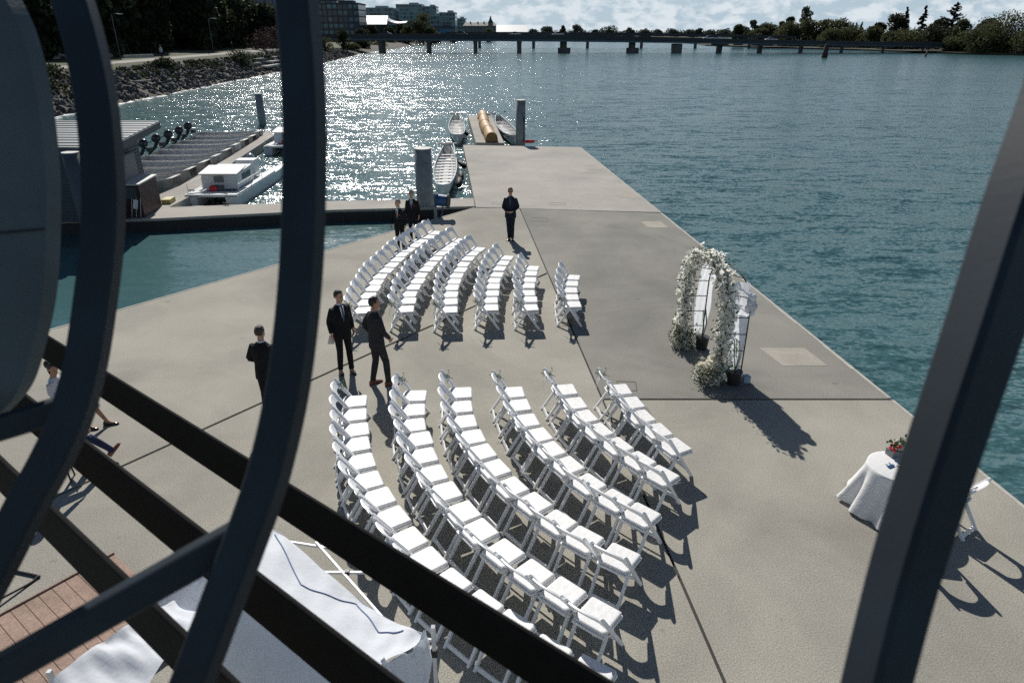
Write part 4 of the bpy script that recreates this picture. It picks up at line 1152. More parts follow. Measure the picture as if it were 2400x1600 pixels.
# ------------------------------------------------------------------ low timber platform of brown planks
dk = empty('timber_platform', (-6.2, 6.3, 0), 0, 'low platform of reddish-brown decking planks at the left below the guard', 'platform')
d0 = Vector((-6.2, 6.3, 0)); pa = Vector((.80, -.60, 0)); pb = Vector((.60, .80, 0)); K0 = Vector((-5.43, 7.28, .05))
for i in range(17):
    p0 = K0 - pb * (.078 + .156 * i) + pa * random.uniform(-.004, .004) - d0
    MB().bar(p0, p0 + pa * 2.2, .149, .03).build('plank', M['plank'], dk)
MB().bar(K0 - pa * .015 + pb * .01 - d0, K0 - pa * .015 - pb * 2.68 - d0, .022, .075).build('edge_board', M['plank'], dk)
jb = MB(); jb.bar(K0 + pa * .3 - pb * .02 - d0 - Vector((0, 0, .032)), K0 + pa * .3 - pb * 2.6 - d0 - Vector((0, 0, .032)), .05, .034); jb.build('joist', M['black'], dk)
jb = MB(); jb.bar(K0 + pa * 1.8 - pb * .02 - d0 - Vector((0, 0, .032)), K0 + pa * 1.8 - pb * 2.6 - d0 - Vector((0, 0, .032)), .05, .034); jb.build('joist', M['black'], dk)
rod = MB(); rod.tube(cat_rom([(-7.4, 7.2, .02), (-6.86, 7.07, .02), (-6.28, 6.93, .02), (-6.25, 6.89, .02), (-6.30, 6.75, .02), (-6.62, 6.1, .13)], 5), .017, 8)
tag(rod.build('bent_rod', M['black'], None, True), 'thin black bent rod lying on the concrete beside the brown platform', 'rod')

# low dark stools under the two seated guests
for sx, sy, lb in ((-8.08, 10.62, 'low dark stool under the seated woman'), (-7.17, 9.07, 'low dark stool under the seated man in pale blue')):
    be = empty('stool', (sx, sy, 0), .3, lb, 'stool', 'stools of the seated guests')
    MB().tube([(0, 0, .43), (0, 0, .47)], .17, 20).build('seat', M['seatbrown'], be)
    for k_ in range(4):
        a = PI / 4 + k_ * PI / 2
        MB().tube([(.11 * math.cos(a), .11 * math.sin(a), .43), (.15 * math.cos(a), .15 * math.sin(a), 0)], .014, 8).build('leg', M['black'], be)

# ------------------------------------------------------------------ foreground ironwork around the viewpoint
def sweep(pts, a, b_, phi, ref, n=9, taper=(1, 1)):
    """rectangular bar along pts; the wide face is turned phi away from ref."""
    P = cat_rom(pts, n); ref = Vector(ref); rings = []
    for i, p_ in enumerate(P):
        T_ = (P[min(i + 1, len(P) - 1)] - P[max(i - 1, 0)]).normalized()
        v = ref - p_; v = (v - T_ * v.dot(T_)).normalized()
        v = Quaternion(T_, phi) @ v
        w = T_.cross(v)
        ch = .006
        kt = taper[0] + (taper[1] - taper[0]) * i / (len(P) - 1)
        w = w * kt; v = v * kt
        rings.append([p_ + w * (a / 2 - ch) + v * b_ / 2, p_ + w * a / 2 + v * (b_ / 2 - ch), p_ + w * a / 2 - v * (b_ / 2 - ch), p_ + w * (a / 2 - ch) - v * b_ / 2,
                      p_ - w * (a / 2 - ch) - v * b_ / 2, p_ - w * a / 2 - v * (b_ / 2 - ch), p_ - w * a / 2 + v * (b_ / 2 - ch), p_ - w * (a / 2 - ch) + v * b_ / 2])
    return MB().loft(rings)


EYE = (0, 0, 6.55)
gd = empty('steel_guard', (0, 0, 0), 0, 'dark curved steel guard with hoop bars and struts framing the view', 'railing')
bar3 = [(-0.351, 1.263, 6.671), (-0.347, 1.229, 6.596), (-0.338, 1.186, 6.502), (-0.334, 1.142, 6.405), (-0.335, 1.098, 6.308), (-0.339, 1.055, 6.213), (-0.348, 1.012, 6.117), (-0.362, 0.968, 6.022), (-0.383, 0.928, 5.933), (-0.406, 0.896, 5.862), (-0.471, 0.823, 5.702), (-0.515, 0.774, 5.595), (-0.547, 0.74, 5.519)]
bar2 = [(-0.844, 1.435, 6.688), (-0.805, 1.397, 6.603), (-0.777, 1.355, 6.51), (-0.758, 1.311, 6.414), (-0.748, 1.258, 6.297), (-0.75, 1.216, 6.204), (-0.762, 1.171, 6.105), (-0.78, 1.122, 5.998), (-0.805, 1.083, 5.913), (-0.84, 1.051, 5.841), (-0.891, 1.012, 5.756), (-0.934, 0.977, 5.678), (-0.984, 0.938, 5.592)]
barR = [(0.742, 1.033, 6.649), (0.737, 0.99, 6.57), (0.734, 0.964, 6.496), (0.674, 0.894, 6.342), (0.619, 0.824, 6.188), (0.56, 0.751, 6.026), (0.516, 0.692, 5.896), (0.48, 0.634, 5.768), (0.461, 0.601, 5.697)]
sweep(bar3, .060, .046, R(30), EYE).build('hoop_bar', M['steel_dark'], gd)
sweep(bar2, .062, .046, R(26), EYE).build('hoop_bar', M['steel_dark'], gd)
sweep(barR, .054, .060, R(40), EYE, taper=(1.42, 1.06)).build('hoop_bar', M['steel_dark'], gd)
edge = [(-1.102, 1.608, 6.705), (-1.037, 1.564, 6.609), (-0.999, 1.527, 6.528), (-0.973, 1.478, 6.419), (-0.957, 1.417, 6.284), (-0.956, 1.362, 6.163), (-0.964, 1.311, 6.051), (-0.985, 1.27, 5.96), (-1.011, 1.235, 5.884), (-1.05, 1.215, 5.838), (-1.102, 1.195, 5.796)]
Pe = cat_rom(edge, 6); rings = []
for p_ in Pe:
    l_ = Vector((-1.0, -.45, 0)).normalized(); bk = Vector((.30, .95, 0)).normalized() * .035
    rings.append([p_, p_ + l_ * .9, p_ + l_ * .9 + bk, p_ + bk])
MB().loft(rings).build('curved_plate', M['steel_plate'], gd)
sm_ = MB(); pz = Pe[int(len(Pe) * .49)]
sm_.bar(pz + Vector((-.002, -.004, 0)), pz + Vector((-1.0, -.45, 0)).normalized() * .9 + Vector((0, -.004, 0)), .004, .004); sm_.build('plate_joint', M['rubber'], gd)


def strut(a, b_, w, hgt, name='strut'):
    mb = MB(); a, b_ = Vector(a), Vector(b_); mb.bar(a, b_, w, hgt); o_ = mb.build(name, M['steel_dark'], gd)
    bv = o_.modifiers.new('b', 'BEVEL'); bv.width = .006; bv.segments = 2
    return o_


strut((-0.425, 0.90, 5.805), (-0.975, 0.775, 5.520), .030, .056)
strut((-0.80, 1.14, 5.912), (-1.11, 1.10, 5.825), .030, .048)
# slatted screen of dark boards below
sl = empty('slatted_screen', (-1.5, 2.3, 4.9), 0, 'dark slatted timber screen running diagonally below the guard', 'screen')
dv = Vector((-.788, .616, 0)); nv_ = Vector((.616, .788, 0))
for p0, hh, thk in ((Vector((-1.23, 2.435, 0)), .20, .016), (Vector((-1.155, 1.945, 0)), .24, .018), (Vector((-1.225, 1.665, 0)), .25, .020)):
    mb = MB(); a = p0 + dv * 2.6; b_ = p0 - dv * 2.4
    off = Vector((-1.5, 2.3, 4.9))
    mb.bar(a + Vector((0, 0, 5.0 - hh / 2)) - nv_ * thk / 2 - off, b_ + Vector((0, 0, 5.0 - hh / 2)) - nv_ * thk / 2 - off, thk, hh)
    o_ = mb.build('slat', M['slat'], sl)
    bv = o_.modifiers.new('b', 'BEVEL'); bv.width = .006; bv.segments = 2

# ------------------------------------------------------------------ boats
def dragon_boat(label, bow, stern, wid, inner, bench_m, loc_z=-.5, tail=True):
    bow, stern = Vector((*bow, 0)), Vector((*stern, 0)); L_ = (stern - bow).length; d = (stern - bow).normalized()
    t_ = empty('dragon_boat', (bow.x, bow.y, loc_z), yaw_to(d.x, d.y), label, 'boat', 'white paddling boats moored at the dock')
    n = 28; out_, inn = [], []
    hull = MB(); ins = MB(); rim = MB()
    def prof(s_):
        w = wid / 2 * (math.sin(PI * min(1, max(0, .06 + .88 * s_))) ** .62)
        if s_ > .9: w = max(w, wid * .21)
        sh = .52 + .20 * (abs(s_ - .5) * 2) ** 3
        return w, sh
    R0, R1 = [], []
    for i in range(n + 1):
        s_ = i / n; w, sh = prof(s_); y = s_ * L_
        if i == 0: w = .02
        R0.append([Vector((-w, y, sh)), Vector((-w * .86, y, sh * .45)), Vector((-w * .5, y, -.02)), Vector((0, y, -.08)), Vector((w * .5, y, -.02)), Vector((w * .86, y, sh * .45)), Vector((w, y, sh))])
        wi = max(.004, w - .035)
        R1.append([Vector((-wi, y, sh)), Vector((-wi * .84, y, sh * .5)), Vector((-wi * .5, y, .09)), Vector((0, y, .06)), Vector((wi * .5, y, .09)), Vector((wi * .84, y, sh * .5)), Vector((wi, y, sh))])
    hull.loft(R0, False, closed=False); hull.add(R0[-1], [tuple(range(7))]); hull.build('hull', M['boat_white'], t_, True)
    ins.loft([list(reversed(r_)) for r_ in R1], False, closed=False); ins.add(R1[-1], [tuple(reversed(range(7)))]); ins.build('interior', M[inner], t_, True)
    for s_ in (0, 6):
        rim.tube([r_[s_].lerp(q[s_], .5) + Vector((0, 0, .008)) for r_, q in zip(R0, R1)], .028, 6)
    rim.build('gunwale', M['boat_white'], t_, True)
    for k_ in range(11):
        s_ = .15 + .70 * k_ / 10; w, sh = prof(s_)
        MB().box((0, s_ * L_, sh * .72), (2 * w * .90, .20, .035)).build('bench', M[bench_m], t_)
    dkm = MB(); w0, h0 = prof(.09)
    dkm.add([(-.02, .06, .70), (.02, .06, .70), (w0 - .04, .10 * L_, h0 - .02), (-w0 + .04, .10 * L_, h0 - .02), (-.02, .06, .66), (.02, .06, .66), (w0 - .04, .10 * L_, h0 - .06), (-w0 + .04, .10 * L_, h0 - .06)],
            [(0, 1, 2, 3), (7, 6, 5, 4), (0, 4, 5, 1), (1, 5, 6, 2), (2, 6, 7, 3), (3, 7, 4, 0)]); dkm.build('bow_deck', M['boat_white'], t_)
    sd = MB(); sd.box((0, L_ * .55, .10), (.28, L_ * .62, .03)); sd.build('floor_board', M['boat_grey' if inner == 'boat_inside' else 'boat_inside'], t_)
    if tail:
        MB().box((.0, L_ + .02, .80), (wid * .95, .20, .06)).build('stern_plank', M['black'], t_)
        so = MB(); so.tube([(wid * .30, L_ - .1, .82), (wid * .42, L_ * .72, .70)], .03, 6); so.build('steering_oar', M['boat_white'], t_)
    return t_


dragon_boat('long white paddling boat moored beside the thick pile and hose reel', (-3.13, 31.0), (-3.95, 43.0), 1.22, 'boat_inside', 'bench')
dragon_boat('white paddling boat moored left of the log-shaped golden cover', (-3.65, 47.6), (-4.70, 59.8), 1.25, 'boat_inside', 'bench')
dragon_boat('white paddling boat with dark interior right of the golden cover', (.20, 47.4), (-1.15, 59.2), 1.20, 'boat_grey', 'bench', tail=False)
for (x, y, a, lb) in ((-2.80, 38.9, .5, 'black fender nearest the stern of the long white paddling boat'), (-2.62, 35.6, .1, 'middle black fender on the side of the long white paddling boat'), (-2.60, 33.9, .0, 'black fender nearest the bow of the long white paddling boat'), (-3.40, 52.0, .4, 'black fender on the side of the boat left of the golden cover')):
    mb = MB(); mb.tube([(0, -.42, 0), (0, -.34, 0), (0, .34, 0), (0, .42, 0)], [.05, .13, .13, .05], 12); o = mb.build('fender', M['rubber'], None, True, (x, y, -.22)); o.rotation_euler = (.25, 0, a)
    tag(o, lb, 'fender', 'black fenders beside the paddling boats')

# golden covered canoe, long half-round, on the finger dock
gc = empty('covered_canoe', (-1.30, 45.4, 0), yaw_to(-1.35, 15.3), 'long half-round object under a golden-brown cover on the narrow finger dock', 'covered canoe')
mb = MB(); rr_ = random.Random(2); ringsg = []
for i in range(31):
    s_ = i / 30; y = s_ * 15.2; w = .40 * (1 + .03 * math.sin(y * 1.5)) * (1 if s_ < .9 else 1 - (s_ - .9) * 4); hgt = .56 * (1 + .022 * math.sin(y * 2.1 + 1)) * (1 if s_ < .92 else 1 - (s_ - .92) * 4)
    xo = -.05 * math.sin(s_ * 5.0) + .03 * math.sin(s_ * 9)
    ringsg.append([Vector((xo + w * math.cos(PI * j / 12) * (1 + .02 * rr_.uniform(-1, 1)), y, .10 + hgt * math.sin(PI * j / 12) ** .75 * (1 + .015 * rr_.uniform(-1, 1)))) for j in range(13)] + [Vector((xo, y, .09))])
mb.loft(ringsg, False); mb.build('cover', M['golden'], gc, True)
mb = MB(); mb.add([v + Vector((0, -.004, 0)) for v in ringsg[0]], [tuple(range(14))]); mb.build('end_panel', M['golden_end'], gc)
mb = MB(); mb.add([v + Vector((0, .004, 0)) for v in ringsg[-1]], [tuple(reversed(range(14)))]); mb.build('end_panel', M['golden_end'], gc)
for y in (3.6, 7.4, 11.2):
    i = int(y / 15.2 * 30); mb = MB(); mb.tube([v * 1.0 + Vector((0, 0, .012)) for v in ringsg[i][:13]], .014, 6); mb.build('strap', M['golden_end'], gc)
for y in (1.0, 7.5, 13.5): MB().box((0, y, .045), (.75, .12, .09)).build('bearer', M['bark'], gc)

# hose reel on its post
hr = empty('hose_reel', (-2.96, 26.1, -.75), 0, 'blue hose reel on a grey post beside the thick pile', 'hose reel')
MB().tube([(0, 0, 0), (0, 0, 1.62)], .06, 12).build('post', M['pile'], hr, True)
MB().tube([(.08, 0, 1.42), (.50, -.06, 1.38)], .225, 24).build('hose', M['blue_tarp'], hr)
MB().tube([(.50, -.06, 1.38), (.545, -.067, 1.378)], .285, 24).build('flange', M['rubber'], hr)
MB().tube([(.05, 0, 1.425), (.08, 0, 1.42)], .285, 24).build('flange', M['blue_tarp'], hr)
MB().tube([(0, 0, 1.42), (.09, 0, 1.42)], .04, 10).build('axle', M['black'], hr)
MB().tube(cat_rom([(.3, -.2, 1.25), (.3, -.25, 1.0), (.2, -.2, .8), (.1, -.1, .75)], 5), .02, 8).build('hose_end', M['blue_tarp'], hr, True)
# red kayak-like float and thin pole beside the far pile
rk = empty('red_float', (1.12, 45.30, 0), .3, 'red float with a thin upright pole beside the far pile', 'float')
MB().ell((0, 0, .11), (.40, .15, .11), 18, 8).build('hull', M['red'], rk, True)
MB().tube([(-.35, .1, .12), (-.34, .12, 1.65)], .025, 8).build('pole', M['black'], rk, True)
MB().ell((-.34, .12, 1.45), (.06, .06, .16), 8, 6).build('flag_roll', M['rubber'], rk, True)
for gx, gy, lb in ((-1.95, 60.2, 'gull standing at the far left corner of the finger dock'), (-1.55, 60.6, 'gull standing at the far right corner of the finger dock'), (-.62, 60.0, 'gull perched on the stern of the boat with dark interior')):
    z0 = 0.0 if gx < -1 else .22
    gu = empty('gull', (gx, gy, z0), random.uniform(0, 6), lb, 'gull', 'gulls by the finger dock')
    mb = MB(); mb.tube([(0, -.24, .19), (0, -.14, .19), (0, 0, .19), (0, .12, .22), (0, .17, .30), (0, .20, .34), (0, .24, .335), (0, .30, .32)], [.012, .045, .085, .075, .045, .042, .03, .006], 10)
    for s_ in (-.03, .03): mb.tube([(s_, 0, .13), (s_, .01, .0)], .008, 5)
    remeshed(mb, 'body', M['boat_white'], gu, .012, 1)
    mb = MB()
    for s_ in (-1, 1): mb.tube([(.07 * s_, .08, .22), (.085 * s_, -.08, .21), (.03 * s_, -.30, .18)], [(.012, .05), (.014, .06), (.006, .02)], 8)
    mb.build('wing', M['pile'], gu, True)

# aluminium skiffs: bows against the finger walkway, outboards at the sterns
def skiff_proto():
    t_ = empty('skiff', (0, 0, -.5), 0, 'skiff', 'boat')
    L_, w, h_ = 4.45, 1.72, .62
    mb = MB(); Ro, Ri = [], []
    for i in range(15):
        s_ = i / 14; y = s_ * L_
        k_ = 1 - max(0, (s_ - .62) / .38) ** 2.0 * .42
        hh = h_ + .20 * max(0, (s_ - .5) / .5) ** 2; zb = -.10 + .50 * max(0, (s_ - .72) / .28) ** 1.6
        ww = w / 2 * k_
        Ro.append([Vector((-ww, y, hh)), Vector((-ww * .86, y, zb)), Vector((ww * .86, y, zb)), Vector((ww, y, hh))])
        wi = ww - .03
        Ri.append([Vector((wi, y, hh)), Vector((wi * .87, y, max(zb + .06, .02))), Vector((-wi * .87, y, max(zb + .06, .02))), Vector((-wi, y, hh))])
    mb.loft(Ro, False, closed=False); mb.add(Ro[0], [(3, 2, 1, 0)]); mb.add(Ro[-1], [(0, 1, 2, 3)]); mb.build('hull', M['alu'], t_)
    mb = MB(); mb.loft(Ri, False, closed=False); mb.add(Ri[0], [(3, 2, 1, 0)]); mb.add(Ri[-1], [(0, 1, 2, 3)]); mb.build('interior', M['alu_in'], t_)
    mb = MB()
    for s_ in (0, 3):
        mb.tube([r_[s_] + Vector((0, 0, .01)) for r_ in Ro], .024, 6)
    mb.build('gunwale', M['alu_bright'], t_, True)
    fd = MB(); e = Ro[-1]; a = Ro[-2]
    fd.add([a[0] + Vector((.03, 0, .01)), a[3] + Vector((-.03, 0, .01)), e[3] + Vector((-.02, 0, .012)), e[0] + Vector((.02, 0, .012)), a[0] + Vector((.03, 0, -.03)), a[3] + Vector((-.03, 0, -.03)), e[3] + Vector((-.02, 0, -.03)), e[0] + Vector((.02, 0, -.03))], [(0, 1, 2, 3), (7, 6, 5, 4), (0, 4, 5, 1), (2, 6, 7, 3)])
    fd.build('bow_deck', M['alu_bright'], t_)
    for y in (1.2, 3.2): MB().box((0, y, .28), (w * .90, .26, .04)).build('thwart', M['alu_in'], t_)
    mo = MB(); mo.ell((0, -.42, 1.16), (.19, .30, .24), 14, 10, rot=(.5, 0, 0)); ob = mo.build('outboard_motor', M['motor'], t_, True)
    lg = MB(); lg.tube([(0, -.38, 1.0), (0, -.60, .62), (0, -.92, .30)], [(.085, .12), (.07, .10), (.05, .07)], 10); lg.box((0, -.12, .82), (.24, .26, .22)); lg.tube([(0, -.95, .40), (0, -1.05, .12)], [(.02, .09), (.015, .05)], 8); lg.build('drive_leg', M['motor'], ob)
    tl = MB(); tl.tube([(0, -.2, 1.2), (.05, .3, 1.32)], .02, 6); tl.build('tiller', M['motor'], ob)
    return t_


sk0 = skiff_proto()
bows = [(-15.90, 32.6), (-16.02, 34.6), (-16.12, 36.6), (-16.28, 38.6), (-16.48, 40.6), (-16.68, 42.6), (-16.88, 44.6), (-17.08, 46.6), (-17.35, 48.6)]
names = ['weathered aluminium skiff nearest the dark red locker, bow over the walkway', 'second aluminium skiff from the locker', 'third aluminium skiff from the locker', 'fourth aluminium skiff from the locker', 'fifth aluminium skiff from the locker',
         'fourth aluminium skiff from the lone pile end', 'third aluminium skiff from the lone pile end', 'second aluminium skiff from the lone pile end', 'farthest aluminium skiff, beside the lone pile']
for i, ((bx, by), nm) in enumerate(zip(bows, names)):
    sx = bx - 4.40
    rz = yaw_to(1, .01 + random.uniform(-.02, .02))
    if i == 0:
        sk0.location = (sx, by, -.5); sk0.rotation_euler = (0, 0, rz); tag(sk0, nm, 'boat', 'aluminium skiffs moored side by side')
    else:
        dup(sk0, (sx, by, -.5 + random.uniform(-.03, .03)), rz, nm, 'aluminium skiffs moored side by side')
for x, y, lb in ((-19.7, 36.0, 'pale blue jug in the aluminium skiffs'),):
    mb = MB(); mb.tube([(0, 0, 0), (0, 0, .26), (0, 0, .32), (0, 0, .38)], [.13, .13, .08, .04], 12); o = mb.build('water_jug', M['shirt_blue'], None, True, (x, y - 0.4, .0)); tag(o, 'pale blue plastic jug on a bench of the third skiff from the locker', 'jug')


def coach_boat(label, loc, rz):
    t_ = empty('catamaran', loc, rz, label, 'boat', 'white catamarans with canopy boxes')
    L_, w = 8.2, 1.75
    for s_ in (-1, 1):
        mb = MB(); rg = []
        for i in range(13):
            q = i / 12; y = q * L_; k_ = 1 - max(0, (q - .7) / .3) ** 2 * .85
            ww = .26 * k_ + .02; zb = -.18 + .35 * max(0, (q - .75) / .25) ** 2
            rg.append([Vector((s_ * w / 2 - ww, y, .50)), Vector((s_ * w / 2 - ww * .7, y, zb)), Vector((s_ * w / 2 + ww * .7, y, zb)), Vector((s_ * w / 2 + ww, y, .50))])
        mb.loft(rg); mb.build('hull', M['boat_white'], t_)
    mb = MB(); mb.box((0, 0.35, .515), (w + .5, .70, .11)); mb.box((-.98, 3.2, .515), (.30, 5.0, .11)); mb.box((.98, 3.2, .515), (.30, 5.0, .11)); mb.box((0, 3.2, .43), (1.66, 5.0, .06)); mb.build('deck', M['boat_white'], t_)
    mb = MB(); mb.box((0, .85, .47), (1.5, .28, .012)); mb.build('cockpit_floor', M['alu_in'], t_)
    cv = MB()
    cv.add([(-.78, 1.15, .58), (.78, 1.15, .58), (.78, 1.25, 1.20), (-.78, 1.25, 1.20), (-.78, 3.5, .58), (.78, 3.5, .58), (.78, 3.4, 1.30), (-.78, 3.4, 1.30)],
           [(0, 1, 2, 3), (1, 5, 6, 2), (5, 4, 7, 6), (4, 0, 3, 7), (3, 2, 6, 7), (0, 4, 5, 1)])
    cb = cv.build('cabin', M['boat_white'], t_)
    MB().box((0, 1.165, 1.00), (.42, .02, .26), (.14, 0, 0)).build('window', M['siding_panel'], cb)
    MB().box((0, 1.13, .68), (.40, .02, .16), (.14, 0, 0)).build('hatch', M['siding_panel'], cb)
    rf = MB(); rf.add([(-.86, 1.12, 1.21), (.86, 1.12, 1.21), (.86, 2.5, 1.36), (-.86, 2.5, 1.36), (-.86, 1.12, 1.26), (.86, 1.12, 1.26), (.86, 2.5, 1.41), (-.86, 2.5, 1.41)],
           [(3, 2, 1, 0), (4, 5, 6, 7), (0, 1, 5, 4), (1, 2, 6, 5), (2, 3, 7, 6), (3, 0, 4, 7)]); rf.build('roof', M['bench'], cb)
    MB().box((.2, 4.5, .95), (.9, .7, .8)).build('console', M['boat_white'], t_)
    for sx in (-1.12, 1.12):
        rl = MB(); rl.tube([(sx, .4, .57), (sx, .4, .95), (sx, 3.6, .95), (sx, 3.6, .57)], .014, 6)
        rl.tube([(sx, 2.0, .57), (sx, 2.0, .95)], .012, 6)
        rl.build('hand_rail', M['alu_bright'], t_)
    MB().box((0, 3.5, .95), (1.0, .02, .4)).build('window', M['glass_dark'], cb)
    for sx in (-.79, .79): MB().box((sx, 2.5, .98), (.02, 1.1, .26)).build('window', M['glass_dark'], cb)
    rp = MB(); rp.tube(cat_rom([(-1.0, .1, .58), (-.6, .25, .60), (-.2, .15, .585), (.3, .3, .59), (.7, .1, .58)], 5), .018, 6); rp.build('rope', M['motor_grey'], t_, True)
    mo = MB(); mo.ell((-.1, 5.9, 1.0), (.24, .36, .42), 14, 10, rot=(-.6, 0, .2)); mo.build('outboard_motor', M['motor_grey'], t_, True)
    return t_


cbt = coach_boat('white catamaran with boxy cabin and red ball on its foredeck, beside the walkway', (-13.15, 29.75, -.5), yaw_to(-.02, 1))
dup(cbt, (-14.30, 43.6, -.5), yaw_to(-.02, 1), 'white catamaran with boxy cabin, farther along the walkway and half hidden by the curved bar')
MB_ = MB(); MB_.ell((0, 0, 0), (.17, .17, .17), 16, 10); o = MB_.build('ball_fender', M['red'], None, True, (-13.35, 30.58, .15)); tag(o, 'bright red ball fender on the near white catamaran', 'fender')
MB_ = MB(); MB_.ell((0, 0, 0), (.17, .17, .17), 16, 10); o = MB_.build('ball_fender', M['red'], None, True, (-14.40, 44.43, .15)); tag(o, 'red ball fender on the farther white catamaran', 'fender')
ky = MB(); rgk = []
for i in range(13):
    q = i / 12; ww = .40 * math.sin(PI * (0.04 + .92 * q)) ** .6; rgk.append([Vector((-1.1 + 2.2 * q, ww * math.cos(2 * PI * j / 10), .03 + .16 * math.sin(2 * PI * j / 10) * (ww / .4))) for j in range(10)])
ky.loft(rgk); o = ky.build('upturned_dinghy', M['bench'], None, True, (-13.0, 28.35, -.30)); tag(o, 'small pale upturned dinghy between the walkway and the near catamaran', 'dinghy')

# ------------------------------------------------------------------ boat shed
sh = empty('boat_shed', (-18.3, 27.2, 0), 0, 'slate blue boat shed with a grey metal roof on the walkway', 'shed')
o0 = Vector((-18.3, 27.2, 0))
MB().prism([(-22.0 + 18.3, 25.5 - 27.2), (-14.86 + 18.3, 25.25 - 27.2), (-15.28 + 18.3, 28.7 - 27.2), (-22.4 + 18.3, 29.0 - 27.2)], .0, 2.70).build('wall', M['siding'], sh)
bd = MB()
for k_ in range(20):
    z = .07 + k_ * .13
    bd.bar(Vector((-22.0, 25.49, z)) - o0, Vector((-14.85, 25.235, z)) - o0, .02, .115, (0, -.12, 1))
    bd.bar(Vector((-14.845, 25.26, z)) - o0, Vector((-15.265, 28.68, z)) - o0, .02, .115, (.12, 0, 1))
tag(bd.build('siding_board', M['siding'], sh), kind='stuff')
rfp = [Vector((-22.3, 24.75, 2.86)), Vector((-14.15, 24.55, 2.86)), Vector((-15.3, 30.9, 3.02)), Vector((-22.8, 31.1, 3.02))]
rf = MB(); rf.add([p_ - o0 for p_ in rfp] + [p_ - o0 - Vector((0, 0, .10)) for p_ in rfp], [(0, 1, 2, 3), (7, 6, 5, 4), (0, 4, 5, 1), (1, 5, 6, 2), (2, 6, 7, 3), (3, 7, 4, 0)]); rfo = rf.build('roof', M['roof'], sh)
fs_ = MB(); fs_.bar(rfp[0] - o0 - Vector((0, .012, .17)), rfp[1] - o0 - Vector((-.012, .012, .17)), .02, .26); fs_.bar(rfp[1] - o0 - Vector((-.014, 0, .17)), rfp[2] - o0 - Vector((-.014, 0, .17)), .02, .26); fs_.build('fascia', M['siding'], rfo)
for k_ in range(11):
    q = .04 + k_ * .09
    MB().bar(rfp[0].lerp(rfp[3], q) - o0 + Vector((0, 0, .012)), rfp[1].lerp(rfp[2], q) - o0 + Vector((0, 0, .012)), .035, .03).build('standing_seam', M['seam' if k_ in (4, 6) else 'roof'], rfo)
wd = MB(); wd.box((-14.985 + 18.3 + .06, 27.0 - 27.2, 1.72), (.035, 1.55, .95), (0, 0, .122)); wo = wd.build('notice_board', M['siding_panel'], sh)
fr = MB()
for dz in (-.5, .5): fr.box((-14.985 + 18.3 + .07, -.2, 1.72 + dz), (.04, 1.66, .06), (0, 0, .122))
fr.build('frame', M['siding'], wo)
lk = empty('locker', (-15.0, 26.9, 0), .122, 'dark red storage locker with pale lid and white notice beside the boat shed', 'locker')
MB().box((.32, 0, .62), (.75, 1.9, 1.24)).build('cabinet', M['dark_red'], lk)
MB().box((.32, 0, 1.265), (.85, 2.0, .05)).build('lid', M['bench'], lk)
MB().box((.32, -.96, .95), (.50, .02, .42)).build('door_panel', M['siding'], lk)
MB().box((.46, -.972, .52), (.16, .012, .36), (0, .25, 0)).build('notice', M['paper'], lk)
for k_ in range(3): MB().box((.30 + .16 * k_, -.972, .40), (.02, .012, .74), (0, .2, 0)).build('paddle_shaft', M['bench'], lk)
yb = MB(); yb.box((0, 0, .09), (.36, .62, .18)); o = yb.build('dock_step', M['yellow'], None, False, (-14.45, 28.6, 0)); o.rotation_euler = (0, 0, .1); tag(o, 'small yellowed dock step at the corner of the dark red locker', 'step')

# dock cleats
for x, y in ((-9.1, 28.62), (-11.8, 28.05), (-14.35, 30.6)):
    mb = MB(); mb.tube([(-.14, 0, .09), (.14, 0, .09)], .022, 8); mb.box((-.05, 0, .04), (.03, .04, .08)); mb.box((.05, 0, .04), (.03, .04, .08)); o = mb.build('dock_cleat', M['black'], None, False, (x, y, 0))
    tag(o, 'small black mooring cleat on the walkway edge, ' + {-9.1: 'left of the thick pile', -11.8: 'by the upturned dinghy', -14.35: 'by the near catamaran bow'}[x], 'cleat', 'mooring cleats')

# ------------------------------------------------------------------ left bank
WL = [(-39, 20), (-40.5, 50), (-41.4, 63), (-41.6, 70), (-42.3, 78), (-42.3, 88), (-43.3, 107), (-44.1, 138), (-46.3, 185), (-52.5, 259), (-52.0, 337), (-57.0, 440), (-60.0, 560), (-64, 700), (-30, 820), (60, 860), (400, 900), (2400, 980)]
def bank_profile(px_, py_, nx, ny, zt):
    pr_ = [(-2.0, -1.4), (0.0, -.5), (1.6, .15), (4.0, 1.15), (6.6, 2.05), (7.6, 2.45), (8.6, 2.72), (10.4, 2.90), (16, 3.15), (24, 3.4), (60, 3.8), (900, 3.9)]
    return [(px_ + nx * d, py_ + ny * d, z * zt if z > 0 else z) for d, z in pr_]
stn = []
WLs = cat_rom([(x, y, 0) for x, y in WL], 5)
for i, p_ in enumerate(WLs):
    tdir = (WLs[min(i + 1, len(WLs) - 1)] - WLs[max(i - 1, 0)]).normalized()
    nx, ny = -tdir.y, tdir.x
    if p_.y < 700: nx, ny = -1, 0
    else:
        k_ = min(1, (p_.y - 700) / 60); v_ = Vector((-1 + k_, k_, 0)).normalized(); nx, ny = v_.x, v_.y
    zt = 1.0 if p_.y < 170 else max(.35, 1 - (p_.y - 170) / 150)
    stn.append(bank_profile(p_.x + random.uniform(-.25, .25), p_.y, nx, ny, zt))
STN = stn; nP = len(stn[0]); iP = next(i for i, q_ in enumerate(stn) if q_[0][1] > 185)
